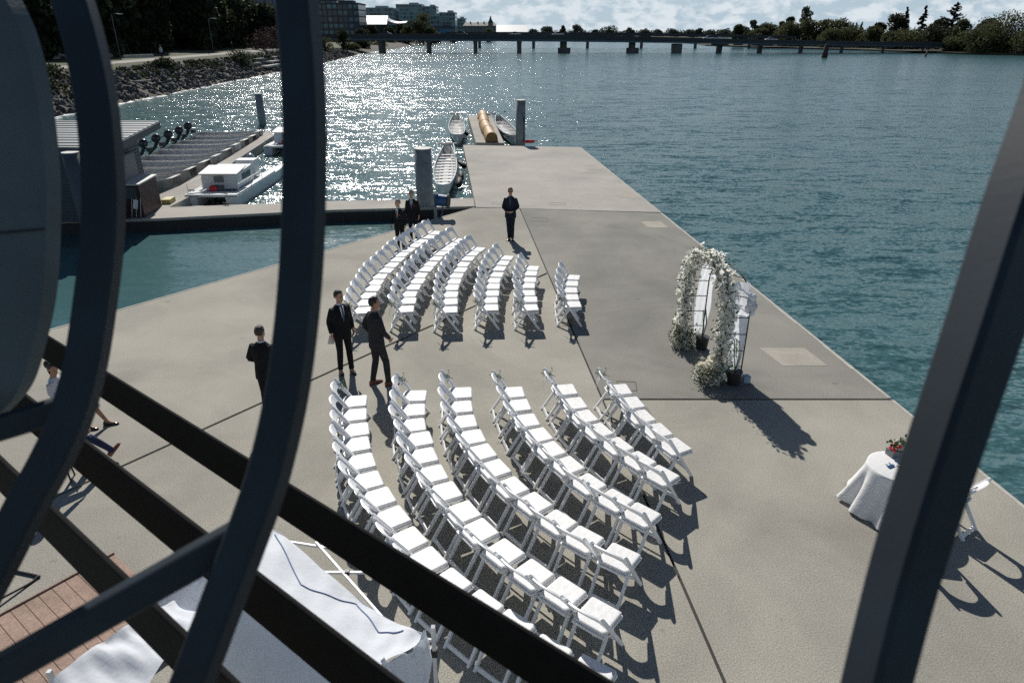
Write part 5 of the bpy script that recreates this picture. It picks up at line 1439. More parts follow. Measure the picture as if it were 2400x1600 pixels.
def strip(lo, hi, name, m_, i0=0, i1=None):
    mb = MB(); k_ = hi - lo + 1; stn = STN[i0:i1]
    vs = [Vector(s_[j]) for s_ in stn for j in range(lo, hi + 1)]
    mb.add(vs, [(i * k_ + j, i * k_ + j + 1, (i + 1) * k_ + j + 1, (i + 1) * k_ + j) for i in range(len(stn) - 1) for j in range(k_ - 1)])
    o_ = mb.build(name, M[m_], None, True); tag(o_, kind='structure'); return o_
strip(0, 4, 'river_bank', 'soil'); strip(4, 6, 'bank_verge', 'grass'); strip(6, 7, 'path', 'path', 0, iP + 1); strip(6, 7, 'bank_verge_far', 'grass', iP); strip(7, nP - 1, 'ground', 'grass')
# riprap
rk_ = MB(); rr_ = random.Random(4)
ICO_V = [(0, 0, 1)] + [(.894 * math.cos(R(72 * k_)), .894 * math.sin(R(72 * k_)), .447) for k_ in range(5)] + [(.894 * math.cos(R(72 * k_ + 36)), .894 * math.sin(R(72 * k_ + 36)), -.447) for k_ in range(5)] + [(0, 0, -1)]
ICO_F = [(0, 1 + k_, 1 + (k_ + 1) % 5) for k_ in range(5)] + [(1 + k_, 6 + k_, 1 + (k_ + 1) % 5) for k_ in range(5)] + [(1 + (k_ + 1) % 5, 6 + k_, 6 + (k_ + 1) % 5) for k_ in range(5)] + [(11, 6 + (k_ + 1) % 5, 6 + k_) for k_ in range(5)]
def rock(mb, c_, r_, fl=.7):
    m_ = Euler((rr_.uniform(0, 6), rr_.uniform(0, 6), rr_.uniform(0, 6))).to_matrix(); sc_ = Vector((rr_.uniform(.7, 1.4), rr_.uniform(.6, 1.1), rr_.uniform(.45, .85))) * r_
    mb.add([m_ @ Vector((v[0] * sc_.x * rr_.uniform(.8, 1.2), v[1] * sc_.y * rr_.uniform(.8, 1.2), v[2] * sc_.z * rr_.uniform(.8, 1.2))) + Vector(c_) for v in ICO_V], ICO_F)
def wl_x(y):
    for a, b_ in zip(WL, WL[1:]):
        if a[1] <= y <= b_[1]: return a[0] + (b_[0] - a[0]) * (y - a[1]) / (b_[1] - a[1])
    return -45
def bank_z(d):
    pr_ = [(-2.0, -1.4), (0.0, -.5), (1.6, .15), (4.0, 1.15), (6.6, 2.05), (7.6, 2.45), (9.4, 2.48)]
    for (d0, z0), (d1, z1) in zip(pr_, pr_[1:]):
        if d0 <= d <= d1: return z0 + (z1 - z0) * (d - d0) / (d1 - d0)
    return 2.5
for k_ in range(3600):
    y = 45 + 200 * rr_.random() ** 1.7; d = rr_.uniform(-.5, 5.8) if rr_.random() < .85 else rr_.uniform(5, 7)
    rock(rk_, (wl_x(y) - d, y, bank_z(d) * (1 if y < 170 else max(.35, 1 - (y - 170) / 150)) + .05), rr_.uniform(.22, .55) if d > .6 else rr_.uniform(.12, .35))
tag(rk_.build('riprap_rocks', M['rock']), 'dark riprap boulders along the left bank', 'rocks', kind='stuff')
fm = MB()
for k_ in range(900):
    y = 47 + 240 * rr_.random() ** 1.5; x = wl_x(y) + rr_.uniform(-.25, .55) + (.5 if rr_.random() < .15 else 0); l_ = rr_.uniform(.15, .9) * (1 if y < 120 else 1.6); w = rr_.uniform(.05, .22)
    fm.add([(x - w, y - l_, -.485), (x + w * .4, y - l_ * .8, -.483), (x + w, y + l_, -.485), (x - w * .5, y + l_ * .7, -.483), (x, y, -.44)], [(0, 1, 4), (1, 2, 4), (2, 3, 4), (3, 0, 4)])
tag(fm.build('shore_foam', M['foam']), 'broken white foam along the left waterline', 'foam', kind='stuff')
# low scrub over the top of the rocks
def leaf_cloud(n, blobs, size, seed, droop=0.0):
    r_ = np.random.default_rng(seed)
    w = np.array([b_[1][0] * b_[1][1] * b_[1][2] for b_ in blobs]) ** .66; w /= w.sum()
    ch = r_.choice(len(blobs), n, p=w)
    cc = np.array([b_[0] for b_ in blobs])[ch]; rd = np.array([b_[1] for b_ in blobs])[ch]
    d = r_.normal(size=(n, 3)); d /= np.linalg.norm(d, axis=1)[:, None]
    rad_ = r_.uniform(.45, 1.06, n) ** .6
    P = cc + d * rd * rad_[:, None]
    nrm = d * .7 + r_.normal(size=(n, 3)) * .7; nrm /= np.linalg.norm(nrm, axis=1)[:, None]
    a = np.cross(nrm, r_.normal(size=(n, 3))); a /= np.linalg.norm(a, axis=1)[:, None]
    a[:, 2] -= droop; a /= np.linalg.norm(a, axis=1)[:, None]
    b_ = np.cross(nrm, a)
    s_ = (size * r_.uniform(.6, 1.3, n))[:, None]
    V = np.stack([P - a * s_ * .5, P + b_ * s_ * .32, P + a * s_ * .5, P - b_ * s_ * .32], 1).reshape(-1, 3)
    return V
def cloud_mesh(name, V, m_):
    n = len(V) // 4
    me = bpy.data.meshes.new(name)
    me.vertices.add(n * 4); me.vertices.foreach_set('co', V.astype(np.float32).ravel())
    me.loops.add(n * 4); me.loops.foreach_set('vertex_index', np.arange(n * 4, dtype=np.int32))
    me.polygons.add(n); me.polygons.foreach_set('loop_start', np.arange(0, n * 4, 4, dtype=np.int32))
    me.update(calc_edges=True); me.materials.append(M[m_])
    return me
scr = []
for k_ in range(260):
    y = 48 + 150 * rr_.random() ** 1.3; d = rr_.choice([rr_.uniform(4.6, 6.8), rr_.uniform(2.5, 6.5)])
    s_ = rr_.uniform(.25, .65); scr.append(((wl_x(y) - d, y, bank_z(min(d, 9)) + s_ * .35), (s_ * 1.3, s_ * 1.6, s_ * .7)))
o = bpy.data.objects.new('bank_scrub', cloud_mesh('bank_scrub', leaf_cloud(16000, scr, .34, 3), 'f_dark')); C.objects.link(o); tag(o, 'low dark scrub growing over the riprap on the left bank', 'scrub', kind='stuff')
# drift logs and stone steps
for i, (x, y, l_, a, lb) in enumerate(((-42.9, 64.5, 3.4, .9, 'long grey driftwood log at the waterline nearest the shed'), (-43.6, 66.2, 2.4, .5, 'short grey driftwood log higher on the rocks near the shed'), (-45.2, 88, 3.0, .35, 'grey driftwood log on the rocks behind the second hoop bar'))):
    mb = MB(); mb.tube([(-l_ / 2, 0, 0), (0, .05, .06), (l_ / 2, 0, 0)], [.16, .15, .10], 10); o = mb.build('driftwood_log', M['drift'], None, True, (x, y, bank_z(wl_x(y) - x) + .28)); o.rotation_euler = (0, -.12, a); tag(o, lb, 'log', 'driftwood on the left bank')
ss = empty('stone_steps', (-48.2, 145, 0), 0, 'pale stone terrace steps set in the left bank beside the path', 'steps')
for k_ in range(9):
    yy = -9 + (k_ % 3) * 8 + random.uniform(-2, 2); d = (k_ // 3)
    MB().box((2.2 - d * 1.4 + random.uniform(-.3, .3), yy, .6 + d * .55), (1.0, 5.5 + random.uniform(-1.5, 1), .30)).build('step', M['stone'], ss)
# foundations touching the water keep the terrace supported
tag(MB().box((-47.9, 145, .05), (4.6, 26, 1.0)).build('terrace_base', M['soil']), kind='structure')

# ------------------------------------------------------------------ trees
def tree(label, x, y, z0, ztop, wid, kind, group, seed, nleaf=2600, leaf=None):
    h_ = max(1.2, ztop - z0); r_ = random.Random(seed)
    small = h_ < 4.5
    t_ = empty('bush' if small else ('conifer_tree' if kind in ('conifer', 'cedar') else 'broadleaf_tree'), (x, y, z0), 0, label, 'bush' if small else 'tree', group)
    fm_ = {'willow': 'f_willow', 'airy': 'f_airy', 'dark': 'f_dark', 'densedark': 'f_dark', 'conifer': 'f_conifer', 'cedar': 'f_conifer', 'yellow': 'f_yellow', 'purple': 'f_purple', 'far': 'f_far'}[kind]
    tr_ = MB(); rt_ = max(.08, h_ * .022)
    if kind in ('conifer', 'cedar'):
        tr_.tube([(0, 0, 0), (0, 0, h_ * .5), (0, 0, h_ * .98)], [rt_, rt_ * .6, rt_ * .12], 8)
        V = []; q_ = np.random.default_rng(seed)
        nb = 64 if kind == 'cedar' else 60
        for k_ in range(nb):
            f_ = (k_ + r_.random()) / nb; z = h_ * (.08 + .90 * f_); rad_ = wid / 2 * (1 - f_) ** (.75 if kind == 'cedar' else .9) * r_.uniform(.65, 1.25) + .15; a = r_.uniform(0, 6.28)
            nl = int(26 + 60 * (1 - f_))
            u = q_.uniform(.02, 1, nl); px_ = np.cos(a) * rad_ * u + q_.normal(size=nl) * .10 * rad_ * .6; py_ = np.sin(a) * rad_ * u + q_.normal(size=nl) * .10 * rad_ * .6
            rise = (.28 if kind == 'cedar' else -.16)
            pz_ = z + rise * rad_ * u ** 1.6 + q_.normal(size=nl) * .12
            L_ = q_.uniform(.5, 1.0, nl) * (.07 * h_); d = np.stack([np.cos(a) + q_.normal(size=nl) * .4, np.sin(a) + q_.normal(size=nl) * .4, rise * .8 + q_.normal(size=nl) * .25], 1); d /= np.linalg.norm(d, axis=1)[:, None]
            n_ = q_.normal(size=(nl, 3)) * .5 + np.array([0, 0, 1]); w = np.cross(d, n_); w /= np.linalg.norm(w, axis=1)[:, None]
            P = np.stack([px_, py_, pz_], 1)
            V.append(np.stack([P - d * L_[:, None] * .4, P + w * L_[:, None] * .34, P + d * L_[:, None] * .6, P - w * L_[:, None] * .34], 1).reshape(-1, 3))
            if k_ % 5 == 0: tr_.tube([(0, 0, z), (np.cos(a) * rad_ * .7, np.sin(a) * rad_ * .7, z + rise * rad_ * .5)], [rt_ * .25, rt_ * .08], 5)
        V = np.concatenate(V)
    else:
        blobs = []
        nb = {'willow': 14, 'airy': 13, 'dark': 14, 'densedark': 18, 'yellow': 6, 'purple': 9, 'far': 7}[kind]
        base = .02 if kind in ('willow', 'densedark', 'yellow', 'purple', 'far') or small else .22
        if kind == 'airy': base = .30
        for k_ in range(nb):
            f_ = base + (1 - base) * (k_ + .5) / nb
            prof = math.sin(PI * min(.97, max(.05, .18 + .78 * f_))) ** .7
            rr0 = wid / 2 * prof; a = r_.uniform(0, 6.28); off = rr0 * r_.uniform(.25, .75)
            s_ = max(.25, wid / 2 * r_.uniform(.42, .66)) * (.62 if kind == 'airy' else 1)
            cz = min(h_ * f_, h_ - s_ * .75)
            blobs.append(((off * math.cos(a), off * math.sin(a), cz), (s_, s_, s_ * r_.uniform(.65, .95))))
            if k_ % 3 == 0 and not small:
                tr_.tube([(0, 0, h_ * f_ * .55), (off * math.cos(a) * .6, off * math.sin(a) * .6, h_ * f_ * .85), (off * math.cos(a), off * math.sin(a), cz)], [rt_ * .45, rt_ * .28, rt_ * .12], 6)
        blobs.append(((0, 0, h_ * .93 - wid * .08), (wid * .17, wid * .17, h_ * .07 + .1)))
        tr_.tube([(0, 0, -.3), (r_.uniform(-.1, .1) * wid * .1, 0, h_ * .4), (0, 0, h_ * .8)], [rt_ * 1.2, rt_ * .8, rt_ * .25], 8)
        V = leaf_cloud(nleaf, blobs, leaf or max(.16, (wid * h_) ** .5 * .095), seed, .5 if kind == 'willow' else 0)
    tr_.build('trunk', M['bark'], t_, True)
    o_ = bpy.data.objects.new('crown', cloud_mesh('crown', V, fm_)); C.objects.link(o_); o_.parent = t_
    return t_


# tall dark trees on the left bank
lt = [(-58, 76, 15, 9), (-61, 85, 18, 10), (-58.5, 94, 16, 9), (-62, 101, 19, 11), (-58.5, 110, 16, 9), (-62, 119, 20, 11), (-59.5, 128, 16, 9.5), (-63, 138, 19, 11), (-60, 148, 15, 10), (-63, 160, 18, 12), (-61.5, 172, 12, 10), (-66, 185, 16, 12),
      (-72, 90, 21, 13), (-74, 108, 22, 14), (-73, 126, 22, 14), (-75, 146, 22, 14), (-75, 168, 20, 14), (-86, 100, 24, 16), (-88, 130, 25, 16), (-90, 160, 24, 17), (-58, 190, 10.5, 10), (-56, 214, 6.5, 9)]
ordb = ['first', 'second', 'third', 'fourth', 'fifth', 'sixth', 'seventh', 'eighth', 'ninth', 'tenth']
nm_l = ['nearest', 'second', 'third', 'fourth', 'fifth', 'sixth', 'seventh', 'eighth', 'ninth', 'tenth', 'eleventh', 'farthest']
for i, (x, y, h_, w) in enumerate(lt):
    lb = f"tall dark broadleaf tree, {nm_l[i]} along the left shore path" if i < 12 else f'tall dark tree standing behind the front line along the left path, {ordb[i - 12]} from the shed'
    tree(lb, x - 4.5, y, 3.0, h_ + 2, w * 1.15, 'densedark', 'dark trees along the left shore path' if i < 12 else 'trees behind the left shore path', 100 + i, 6500)
for i, (x, y, zt, w, kd, lb) in enumerate(((-54.6, 163, 6.5, 7, 'purple', 'dark purple-leaved bush at the far end of the left path'), (-55.5, 176, 7.5, 8, 'purple', 'tall purple-leaved bush beyond the stone steps'), (-47.6, 130, 3.6, 5.0, 'densedark', 'rounded dark green bush between path and rocks'), (-46.6, 152, 2.8, 4.4, 'densedark', 'rounded dark bush beside the stone steps'),
                                        (-48.8, 103, 3.2, 3.6, 'densedark', 'low dark bush on the bank edge near the walker'), (-49.5, 78, 3.4, 4.5, 'densedark', 'low dark bush at the bank edge above the shed roof'))):
    tree(lb, x, y, bank_z(min(9, wl_x(y) - x)) - .2, zt, w, kd, None, 160 + i, 1500, .32)
LT = [(-53.45, 235, 7.04, 5.5, 'dark', 'round dark tree on the left bank just before the bridge'), (-54.0, 214, 4.98, 5.5, 'willow', 'olive bush on the left bank before the round dark tree'), (-49.2, 188, 3.0, 2.8, 'yellow', 'yellow-green bush on the left bank beside the thick hoop bar'), (-48.3, 180, 2.15, 2.2, 'yellow', 'smaller yellow-green bush low on the left bank'),
      (-58.5, 290, 3.5, 5.5, 'dark', 'dark bush below the left end of the bridge'), (-59.0, 275, 2.6, 7, 'willow', 'wide olive bush below the left end of the bridge'), (-61.5, 335, 2.2, 11, 'willow', 'broad olive bush on the shore just beyond the bridge'), (-67.5, 425, 3.2, 15, 'willow', 'long olive thicket on the shore beyond the bridge'),
      (-78.6, 420, 10.0, 8.1, 'dark', 'dark tree left of the white pavilion roof'), (-52.1, 437, 16.7, 11.5, 'willow', 'tallest olive tree beyond the bridge, in front of the towers'), (-52.5, 425, 12.2, 14, 'dark', 'dark lower crown beneath the tallest olive tree'), (-63.4, 430, 10.5, 7, 'dark', 'dark tree left of the tallest olive tree'),
      (-58.4, 420, 9.6, 7.5, 'willow', 'olive tree touching the tallest tree on its left'), (-67.5, 410, 8.5, 9.3, 'dark', 'dark tree below the curved roof wing'), (-46.4, 430, 8.3, 7.3, 'willow', 'olive tree right of the tallest tree'), (-80.7, 400, 7.8, 9.1, 'dark', 'dark tree below the white pavilion roof'),
      (-48.0, 470, 6.1, 8.0, 'willow', 'olive tree in front of the blue building base'), (-16.3, 520, 8.2, 7.1, 'willow', 'small olive tree before the turreted building'), (-39.3, 500, 7.1, 5.7, 'willow', 'small olive tree left of the turreted building'), (-68, 520, 3.4, 20, 'willow', 'farthest olive thicket along the left shore')]
for i, (x, y, zt, w, kd, lb) in enumerate(LT):
    tree(lb, x, y, .2, zt, w, kd, 'trees about the left end of the bridge', 200 + i, 1700, max(.3, .0022 * y))

# island on the right
isl = [(100, 620), (108, 520), (112, 450), (104, 400), (118, 345), (140, 300), (147.5, 262), (151, 249), (157, 240), (166, 234), (200, 226), (300, 215), (900, 190), (900, 700), (300, 760)]
o = MB().prism(isl, -1.5, .05).build('island', M['soil_dark']); tag(o, kind='structure')
RT = [(118.31, 390, 9.77, 5.8, 'willow'), (121.45, 380, 11.64, 6.5, 'airy'), (122.35, 372, 8.0, 9.0, 'willow'), (127.49, 375, 10.23, 8.5, 'willow'), (139.5, 390, 11.37, 4.8, 'dark'), (145.42, 395, 13.46, 5.4, 'dark'), (134.27, 365, 11.06, 12.4, 'willow'), (147.83, 380, 18.01, 8.1, 'airy'), (141.47, 360, 11.74, 12.2, 'willow'), (147.5, 355, 11.85, 11.0, 'willow'), (153.37, 350, 11.6, 10.9, 'willow'), (140.67, 330, 7.57, 9.4, 'willow'), (149.83, 330, 8.6, 11.2, 'willow'), (186.13, 400, 11.29, 4.2, 'conifer'), (184.0, 402, 10.9, 3.7, 'conifer'), (153.46, 320, 8.53, 9.1, 'willow'), (163.58, 335, 10.01, 6.5, 'dark'), (168.27, 330, 13.83, 8.2, 'densedark'), (174.64, 335, 16.6, 5.6, 'conifer'), (179.95, 330, 16.9, 6.3, 'conifer'), (184.92, 325, 11.57, 7.4, 'dark'), (186.07, 318, 17.6, 13.4, 'cedar'), (158.57, 300, 7.48, 11.9, 'willow'), (151.96, 300, 6.55, 7.7, 'willow'), (168.48, 300, 8.72, 11.9, 'densedark'), (171.29, 290, 7.9, 8.2, 'densedark'), (157.29, 262, 10.46, 5.3, 'willow'), (156.25, 252, 7.33, 8.6, 'willow'), (165.02, 262, 10.86, 8.9, 'densedark'), (162.07, 250, 9.0, 11.3, 'willow'), (166.73, 250, 12.8, 12.3, 'willow'), (172.38, 245, 12.08, 12.4, 'densedark'), (155.74, 262, 5.05, 7.5, 'willow'), (158.23, 246, 5.78, 9.8, 'willow'), (166.37, 240, 7.04, 10.8, 'willow'), (176, 240, 8.5, 11, 'willow'), (180, 236, 7.0, 10, 'densedark')]
RL_ = ['olive bush at the left tip of the island', 'airy rounded tree at the left tip of the island', 'low olive willow near the left tip of the island', 'olive willow left of the dark pair on the island', 'slim dark tree, lower of the dark pair on the island', 'slim dark tree, taller of the dark pair on the island', 'wide olive willow below the tall grey-green tree', 'tall airy grey-green tree rising above the island willows',
       'broad olive willow right of the tall grey-green tree', 'high olive willow in the middle of the island', 'olive willow right of the middle of the island', 'low olive willow by the island shore, middle', 'low olive willow behind the bridge bents', 'small pointed conifer left of the round dark tree', 'smallest pointed conifer beside the small pointed one', 'low olive bush before the round dark tree', 'round dark tree left of the conifers', 'dense dark tree left of the two slim conifers',
       'left one of the two slim conifers', 'right one of the two slim conifers', 'dark tree between slim conifer and big cedar', 'big wide cedar with upswept branches', 'low olive willow below the slim conifers', 'low olive bush over the bridge deck right of centre', 'dense dark tree below the big cedar', 'dense dark tree at the right end of the bridge', 'narrow upright olive willow right of the big cedar', 'rounded olive willow at the right bridge end', 'dense dark tree behind the upright olive willow',
       'wide olive willow on the near island shore', 'tallest rounded willow at the right edge', 'dense dark tree at the right picture edge', 'low olive bush at the bridge end waterline', 'low olive willow at the near waterline', 'low olive willow under the tallest rounded one', 'olive willow cut by the right picture edge', 'dark tree low at the right picture edge']
for i, ((x, y, zt, w, kd), lb) in enumerate(zip(RT, RL_)):
    tree(lb, x, y, -.1, zt, w * 1.2, kd, 'trees on the island', 300 + i, 3600 if kd != 'airy' else 1800, max(.3, .0024 * y))
FT = [(34.73, 720, 11.02, 10.6), (49.02, 720, 11.39, 4.9), (62.05, 720, 12.5, 13.9), (79.83, 720, 8.04, 7.4), (93.96, 720, 11.39, 14.7), (112.48, 720, 9.53, 9.8), (20.47, 720, 8.41, 8.2), (126.88, 720, 8.41, 12.3), (141.24, 720, 8.04, 9.0), (155.5, 720, 8.79, 12.3), (169.9, 720, 8.04, 10.7), (180.01, 720, 9.16, 6.6), (190.37, 720, 8.04, 10.7), (204.65, 720, 8.41, 12.3), (8.19, 720, 8.04, 6.6)]
FT.sort(); ordf = ['first'] + ordn[1:]
for i, (x, y, zt, w) in enumerate(FT):
    s_ = 905 / 720
    tree(f'small far tree on the horizon behind the bridge, {ordf[i]} from the left', x * s_, y * s_, 1.2, 6.55 + (zt - 6.55) * s_, w * s_ * 1.15, 'far', 'far trees behind the bridge', 400 + i, 700, 2.2)
# unbroken low wood along the far shore
fw = []
for k_ in range(220):
    x = rr_.uniform(-60, 420); s_ = rr_.uniform(2.5, 6)
    fw.append(((x, 930 + rr_.uniform(-8, 20) + max(0, x) * .05, 2.5 + s_ * .4), (s_ * 1.6, s_, s_ * .7)))
o = bpy.data.objects.new('far_wood', cloud_mesh('far_wood', leaf_cloud(9000, fw, 2.0, 9), 'f_far')); C.objects.link(o); tag(o, 'low far-off wood along the horizon', 'wood', kind='stuff')

# ------------------------------------------------------------------ bridge
br = empty('road_bridge', (0, 269, 0), 0, 'long low road bridge on round piers crossing the river', 'bridge')
deckp = [(-78, 5.75, 3.75), (-50, 5.72, 3.62), (-16, 5.68, 3.40), (18.5, 5.55, 3.18), (43, 4.95, 2.92), (77, 4.15, 2.48), (105, 3.62, 2.08), (139, 3.12, 1.66), (168, 2.75, 1.3), (200, 2.4, 1.0)]
for y0, y1, zf0, zf1, nm, m_ in ((-6, 6, .40, .0, 'deck_slab', 'deck_conc'),):
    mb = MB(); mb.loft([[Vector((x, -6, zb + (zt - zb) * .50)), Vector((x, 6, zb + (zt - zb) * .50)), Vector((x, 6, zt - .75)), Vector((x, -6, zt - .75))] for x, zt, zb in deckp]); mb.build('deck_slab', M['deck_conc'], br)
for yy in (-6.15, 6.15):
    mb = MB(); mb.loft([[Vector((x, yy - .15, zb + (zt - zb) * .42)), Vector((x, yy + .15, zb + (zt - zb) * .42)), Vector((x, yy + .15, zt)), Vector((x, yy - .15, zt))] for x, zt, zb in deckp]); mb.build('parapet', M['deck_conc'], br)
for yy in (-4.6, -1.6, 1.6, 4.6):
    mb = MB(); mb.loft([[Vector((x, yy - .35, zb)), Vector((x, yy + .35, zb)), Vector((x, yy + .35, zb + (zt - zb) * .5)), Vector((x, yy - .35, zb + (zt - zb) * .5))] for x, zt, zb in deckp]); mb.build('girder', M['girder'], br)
def zbot(x):
    for a, b_ in zip(deckp, deckp[1:]):
        if a[0] <= x <= b_[0]: return a[2] + (b_[2] - a[2]) * (x - a[0]) / (b_[0] - a[0])
    return 1
for x, w in ((-47, 1.6), (-30.0, 1.1), (-13.2, 1.1), (2.6, 1.6)):
    mb = MB(); mb.tube([(x, -3, -2.5), (x, -3, zbot(x))], w / 2, 14); mb.tube([(x, 3, -2.5), (x, 3, zbot(x))], w / 2, 14); mb.box((x, 0, zbot(x) - .3), (w * 1.1, 9, .5)); mb.build('pier', M['pier'], br)
for x in (18.6, 43.4):
    mb = MB(); mb.tube([(x, 0, -.2), (x, 0, zbot(x))], 1.25, 16); mb.tube([(x + .3, 0, -2.5), (x + .3, 0, 1.15)], 2.3, 20); mb.build('pier', M['pier'], br)
mb = MB(); mb.box((59.6, 0, 0), (2.7, 6, 5.0)); mb.build('pier', M['pier'], br)
for x in (75.1, 89.8, 104.7, 119.5, 134.5, 149):
    mb = MB()
    for k_ in range(5): mb.tube([(x - 1.7 + k_ * .85 - .12, -3 + k_ * 1.5, -2.5), (x - 1.7 + k_ * .85, -3 + k_ * 1.5, zbot(x))], .26, 10)
    mb.box((x, 0, zbot(x) - .25), (4.2, 8.0, .45)); mb.build('pile_bent', M['pier'], br)
# thin boom below the bridge, on the water
b2 = empty('far_bridge', (0, 345, 0), 0, 'second road bridge close behind the first one', 'bridge')
mb = MB(); dp2 = [(-30, 6.35, 5.2), (0, 6.30, 5.0), (40, 6.15, 4.8), (98, 5.40, 4.2), (130, 4.6, 3.4)]
mb.loft([[Vector((x, -5, zb)), Vector((x, 5, zb)), Vector((x, 5, zt)), Vector((x, -5, zt))] for x, zt, zb in dp2]); mb.build('deck_slab', M['deck_conc'], b2)
for x in (-15, 10, 35, 60, 85, 110): MB().tube([(x, 0, -2.5), (x, 0, 4.6 if x < 70 else 3.6)], .7, 12).build('pier', M['pier'], b2)


def car_proto(m_):
    t_ = empty('car', (0, 0, 0), 0, 'car', 'car')
    mb = MB(); rg = []
    for x, z0, z1 in ((-2.2, .35, .72), (-2.0, .28, .85), (-1.1, .25, .90), (1.2, .25, .92), (1.9, .28, .80), (2.2, .36, .62)):
        rg.append([Vector((x, -.85, z0)), Vector((x, .85, z0)), Vector((x, .82, z1)), Vector((x, -.82, z1))])
    mb.loft(rg); mb.build('body', M[m_], t_)
    mb = MB(); mb.loft([[Vector((x, -w, z0)), Vector((x, w, z0)), Vector((x, w * .86, z1)), Vector((x, -w * .86, z1))] for x, z0, z1, w in ((-1.5, .90, .93, .78), (-.7, .90, 1.42, .76), (.6, .90, 1.44, .76), (1.35, .90, .95, .78))]); mb.build('cabin', M['lens'], t_)
    mb = MB(); mb.box((-.05, 0, 1.445), (1.2, 1.2, .03)); mb.build('roof', M[m_], t_)
    for x in (-1.3, 1.35):
        for y in (-.78, .78): MB().tube([(x, y - .1, .32), (x, y + .1, .32)], .32, 14).build('wheel', M['rubber'], t_)
    return t_


cw = car_proto('car_white'); cdk = car_proto('car_dark'); uw = ud = False
for x, zt, dark, lb in ((16.5, 4.83, 0, 'white car on the bridge above the widest pier base'), (70.4, 3.58, 0, 'white car on the bridge above the five-pile bents'), (92.6, 3.1, 0, 'pale car on the bridge towards the island'), (1.1, 4.87, 0, 'white car on the bridge, second from the left'), (-45.0, 4.97, 1, 'dark car at the left end of the bridge'), (-18, 4.95, 1, 'dark car on the bridge below the round-topped tree')):
    src = cdk if dark else cw; loc = (x, 266.6, zt + .12)
    if dark and not ud: src.location = loc; tag(src, lb, 'car', 'cars crossing the bridge'); ud = True
    elif not dark and not uw: src.location = loc; tag(src, lb, 'car', 'cars crossing the bridge'); uw = True
    else: dup(src, loc, 0, lb, 'cars crossing the bridge')
for x, y, lb in ((-60.3, 96.5, 'dark parked car with a bright glint beside the shore path'), (-57.2, 80.5, 'dark parked car under the trees left of the second hoop bar'), (-57.6, 102.0, 'dark parked car next to the low pale wall by the path')):
    dup(cdk, (x, y, 3.0), .6, lb, 'cars parked under the trees')
# leaning timber pilings on the right
for x, y, k0, lb in ((91.4, 216, 3, 'cluster of leaning timber piles standing in the river before the bridge'), (126.75, 226, 1, 'single leaning timber pile in the river near the island')):
    dp = empty('timber_dolphin', (x, y, -2), 0, lb, 'piles')
    for k_ in range(k0): MB().tube([((k_ - 1) * .85, k_ * .3, 0), ((k_ - 1) * .28 + (.35 if k0 == 1 else .1), 0, (5.2 if k0 > 1 else 3.3))], [.34, .26], 9).build('timber_pile', M['bark'], dp, True)

# lamp posts on the left path
for x, y, lb in ((-61.0, 115.0, 'tall street lamp by the shore path behind the parked car'), (-55.6, 138, 'street lamp on the shore path between the dark trees')):
    t_ = empty('street_lamp', (x if x > -60 else -54.6, y if y > 120 else 103, 2.5), .5, lb, 'street lamp', 'street lamps on the shore path')
    MB().tube([(0, 0, 0), (0, 0, 6.2)], [.09, .06], 8).build('post', M['lamp_metal'], t_, True)
    MB().tube([(0, 0, 6.1), (.5, 0, 6.25), (1.0, 0, 6.25)], .045, 6).build('arm', M['lamp_metal'], t_, True)
    MB().box((1.15, 0, 6.22), (.6, .26, .10)).build('lamp_head', M['alu_bright'], t_)
lw = MB(); lw.box((0, 0, .45), (6, .35, .9)); o = lw.build('low_wall', M['stone'], None, False, (-55.6, 110.0, 2.5)); o.rotation_euler = (0, 0, 1.3); tag(o, 'low pale wall beside the shore path near the parked cars', 'wall')

# ------------------------------------------------------------------ buildings on the left
def block(label, x0, x1, y, ztop, fl, slab_m, glass_m, depth=22, bays=8, z0=1.0, name='apartment_block', balc=False):
    t_ = empty(name, ((x0 + x1) / 2, y, z0), 0, label, 'building', 'buildings beyond the bridge')
    w = x1 - x0; H_ = ztop - z0; fh = H_ / fl
    MB().box((0, depth / 2, H_ / 2), (w, depth, H_)).build('wall', M[glass_m], t_)
    for k_ in range(fl + 1):
        MB().box((0, depth / 2 - .2, k_ * fh - (.2 if k_ == fl else 0)), (w + .5, depth + .6, .55 if k_ < fl else .9)).build('floor_slab', M[slab_m], t_)
    for k_ in range(bays + 1):
        xx = -w / 2 + w * k_ / bays
        MB().box((xx, -.12, H_ / 2), (.40 if k_ % 2 == 0 else .22, .25, H_)).build('mullion', M[slab_m], t_)
    wi = MB()
    r_ = random.Random(int(abs(x0) * 10))
    for f_ in range(fl):
        for b_ in range(bays):
            if r_.random() < .55:
                xx = -w / 2 + w * (b_ + .5) / bays
                wi.box((xx, -.05, (f_ + .55) * fh), (w / bays * .7, .12, fh * .5))
    wo_ = wi.build('window_pane', M['glass_dark' if glass_m != 'glass_dark' else 'glass_b'], t_); tag(wo_, kind='stuff')
    if balc:
        for f_ in range(1, fl): MB().box((w * .52, 2.0, f_ * fh), (w * .10, 4, .3)).build('balcony', M[slab_m], t_)
    MB().box((w * .15, depth / 2, H_ + .9), (w * .35, depth * .4, 1.6)).build('roof_plant', M[slab_m], t_)
    return t_


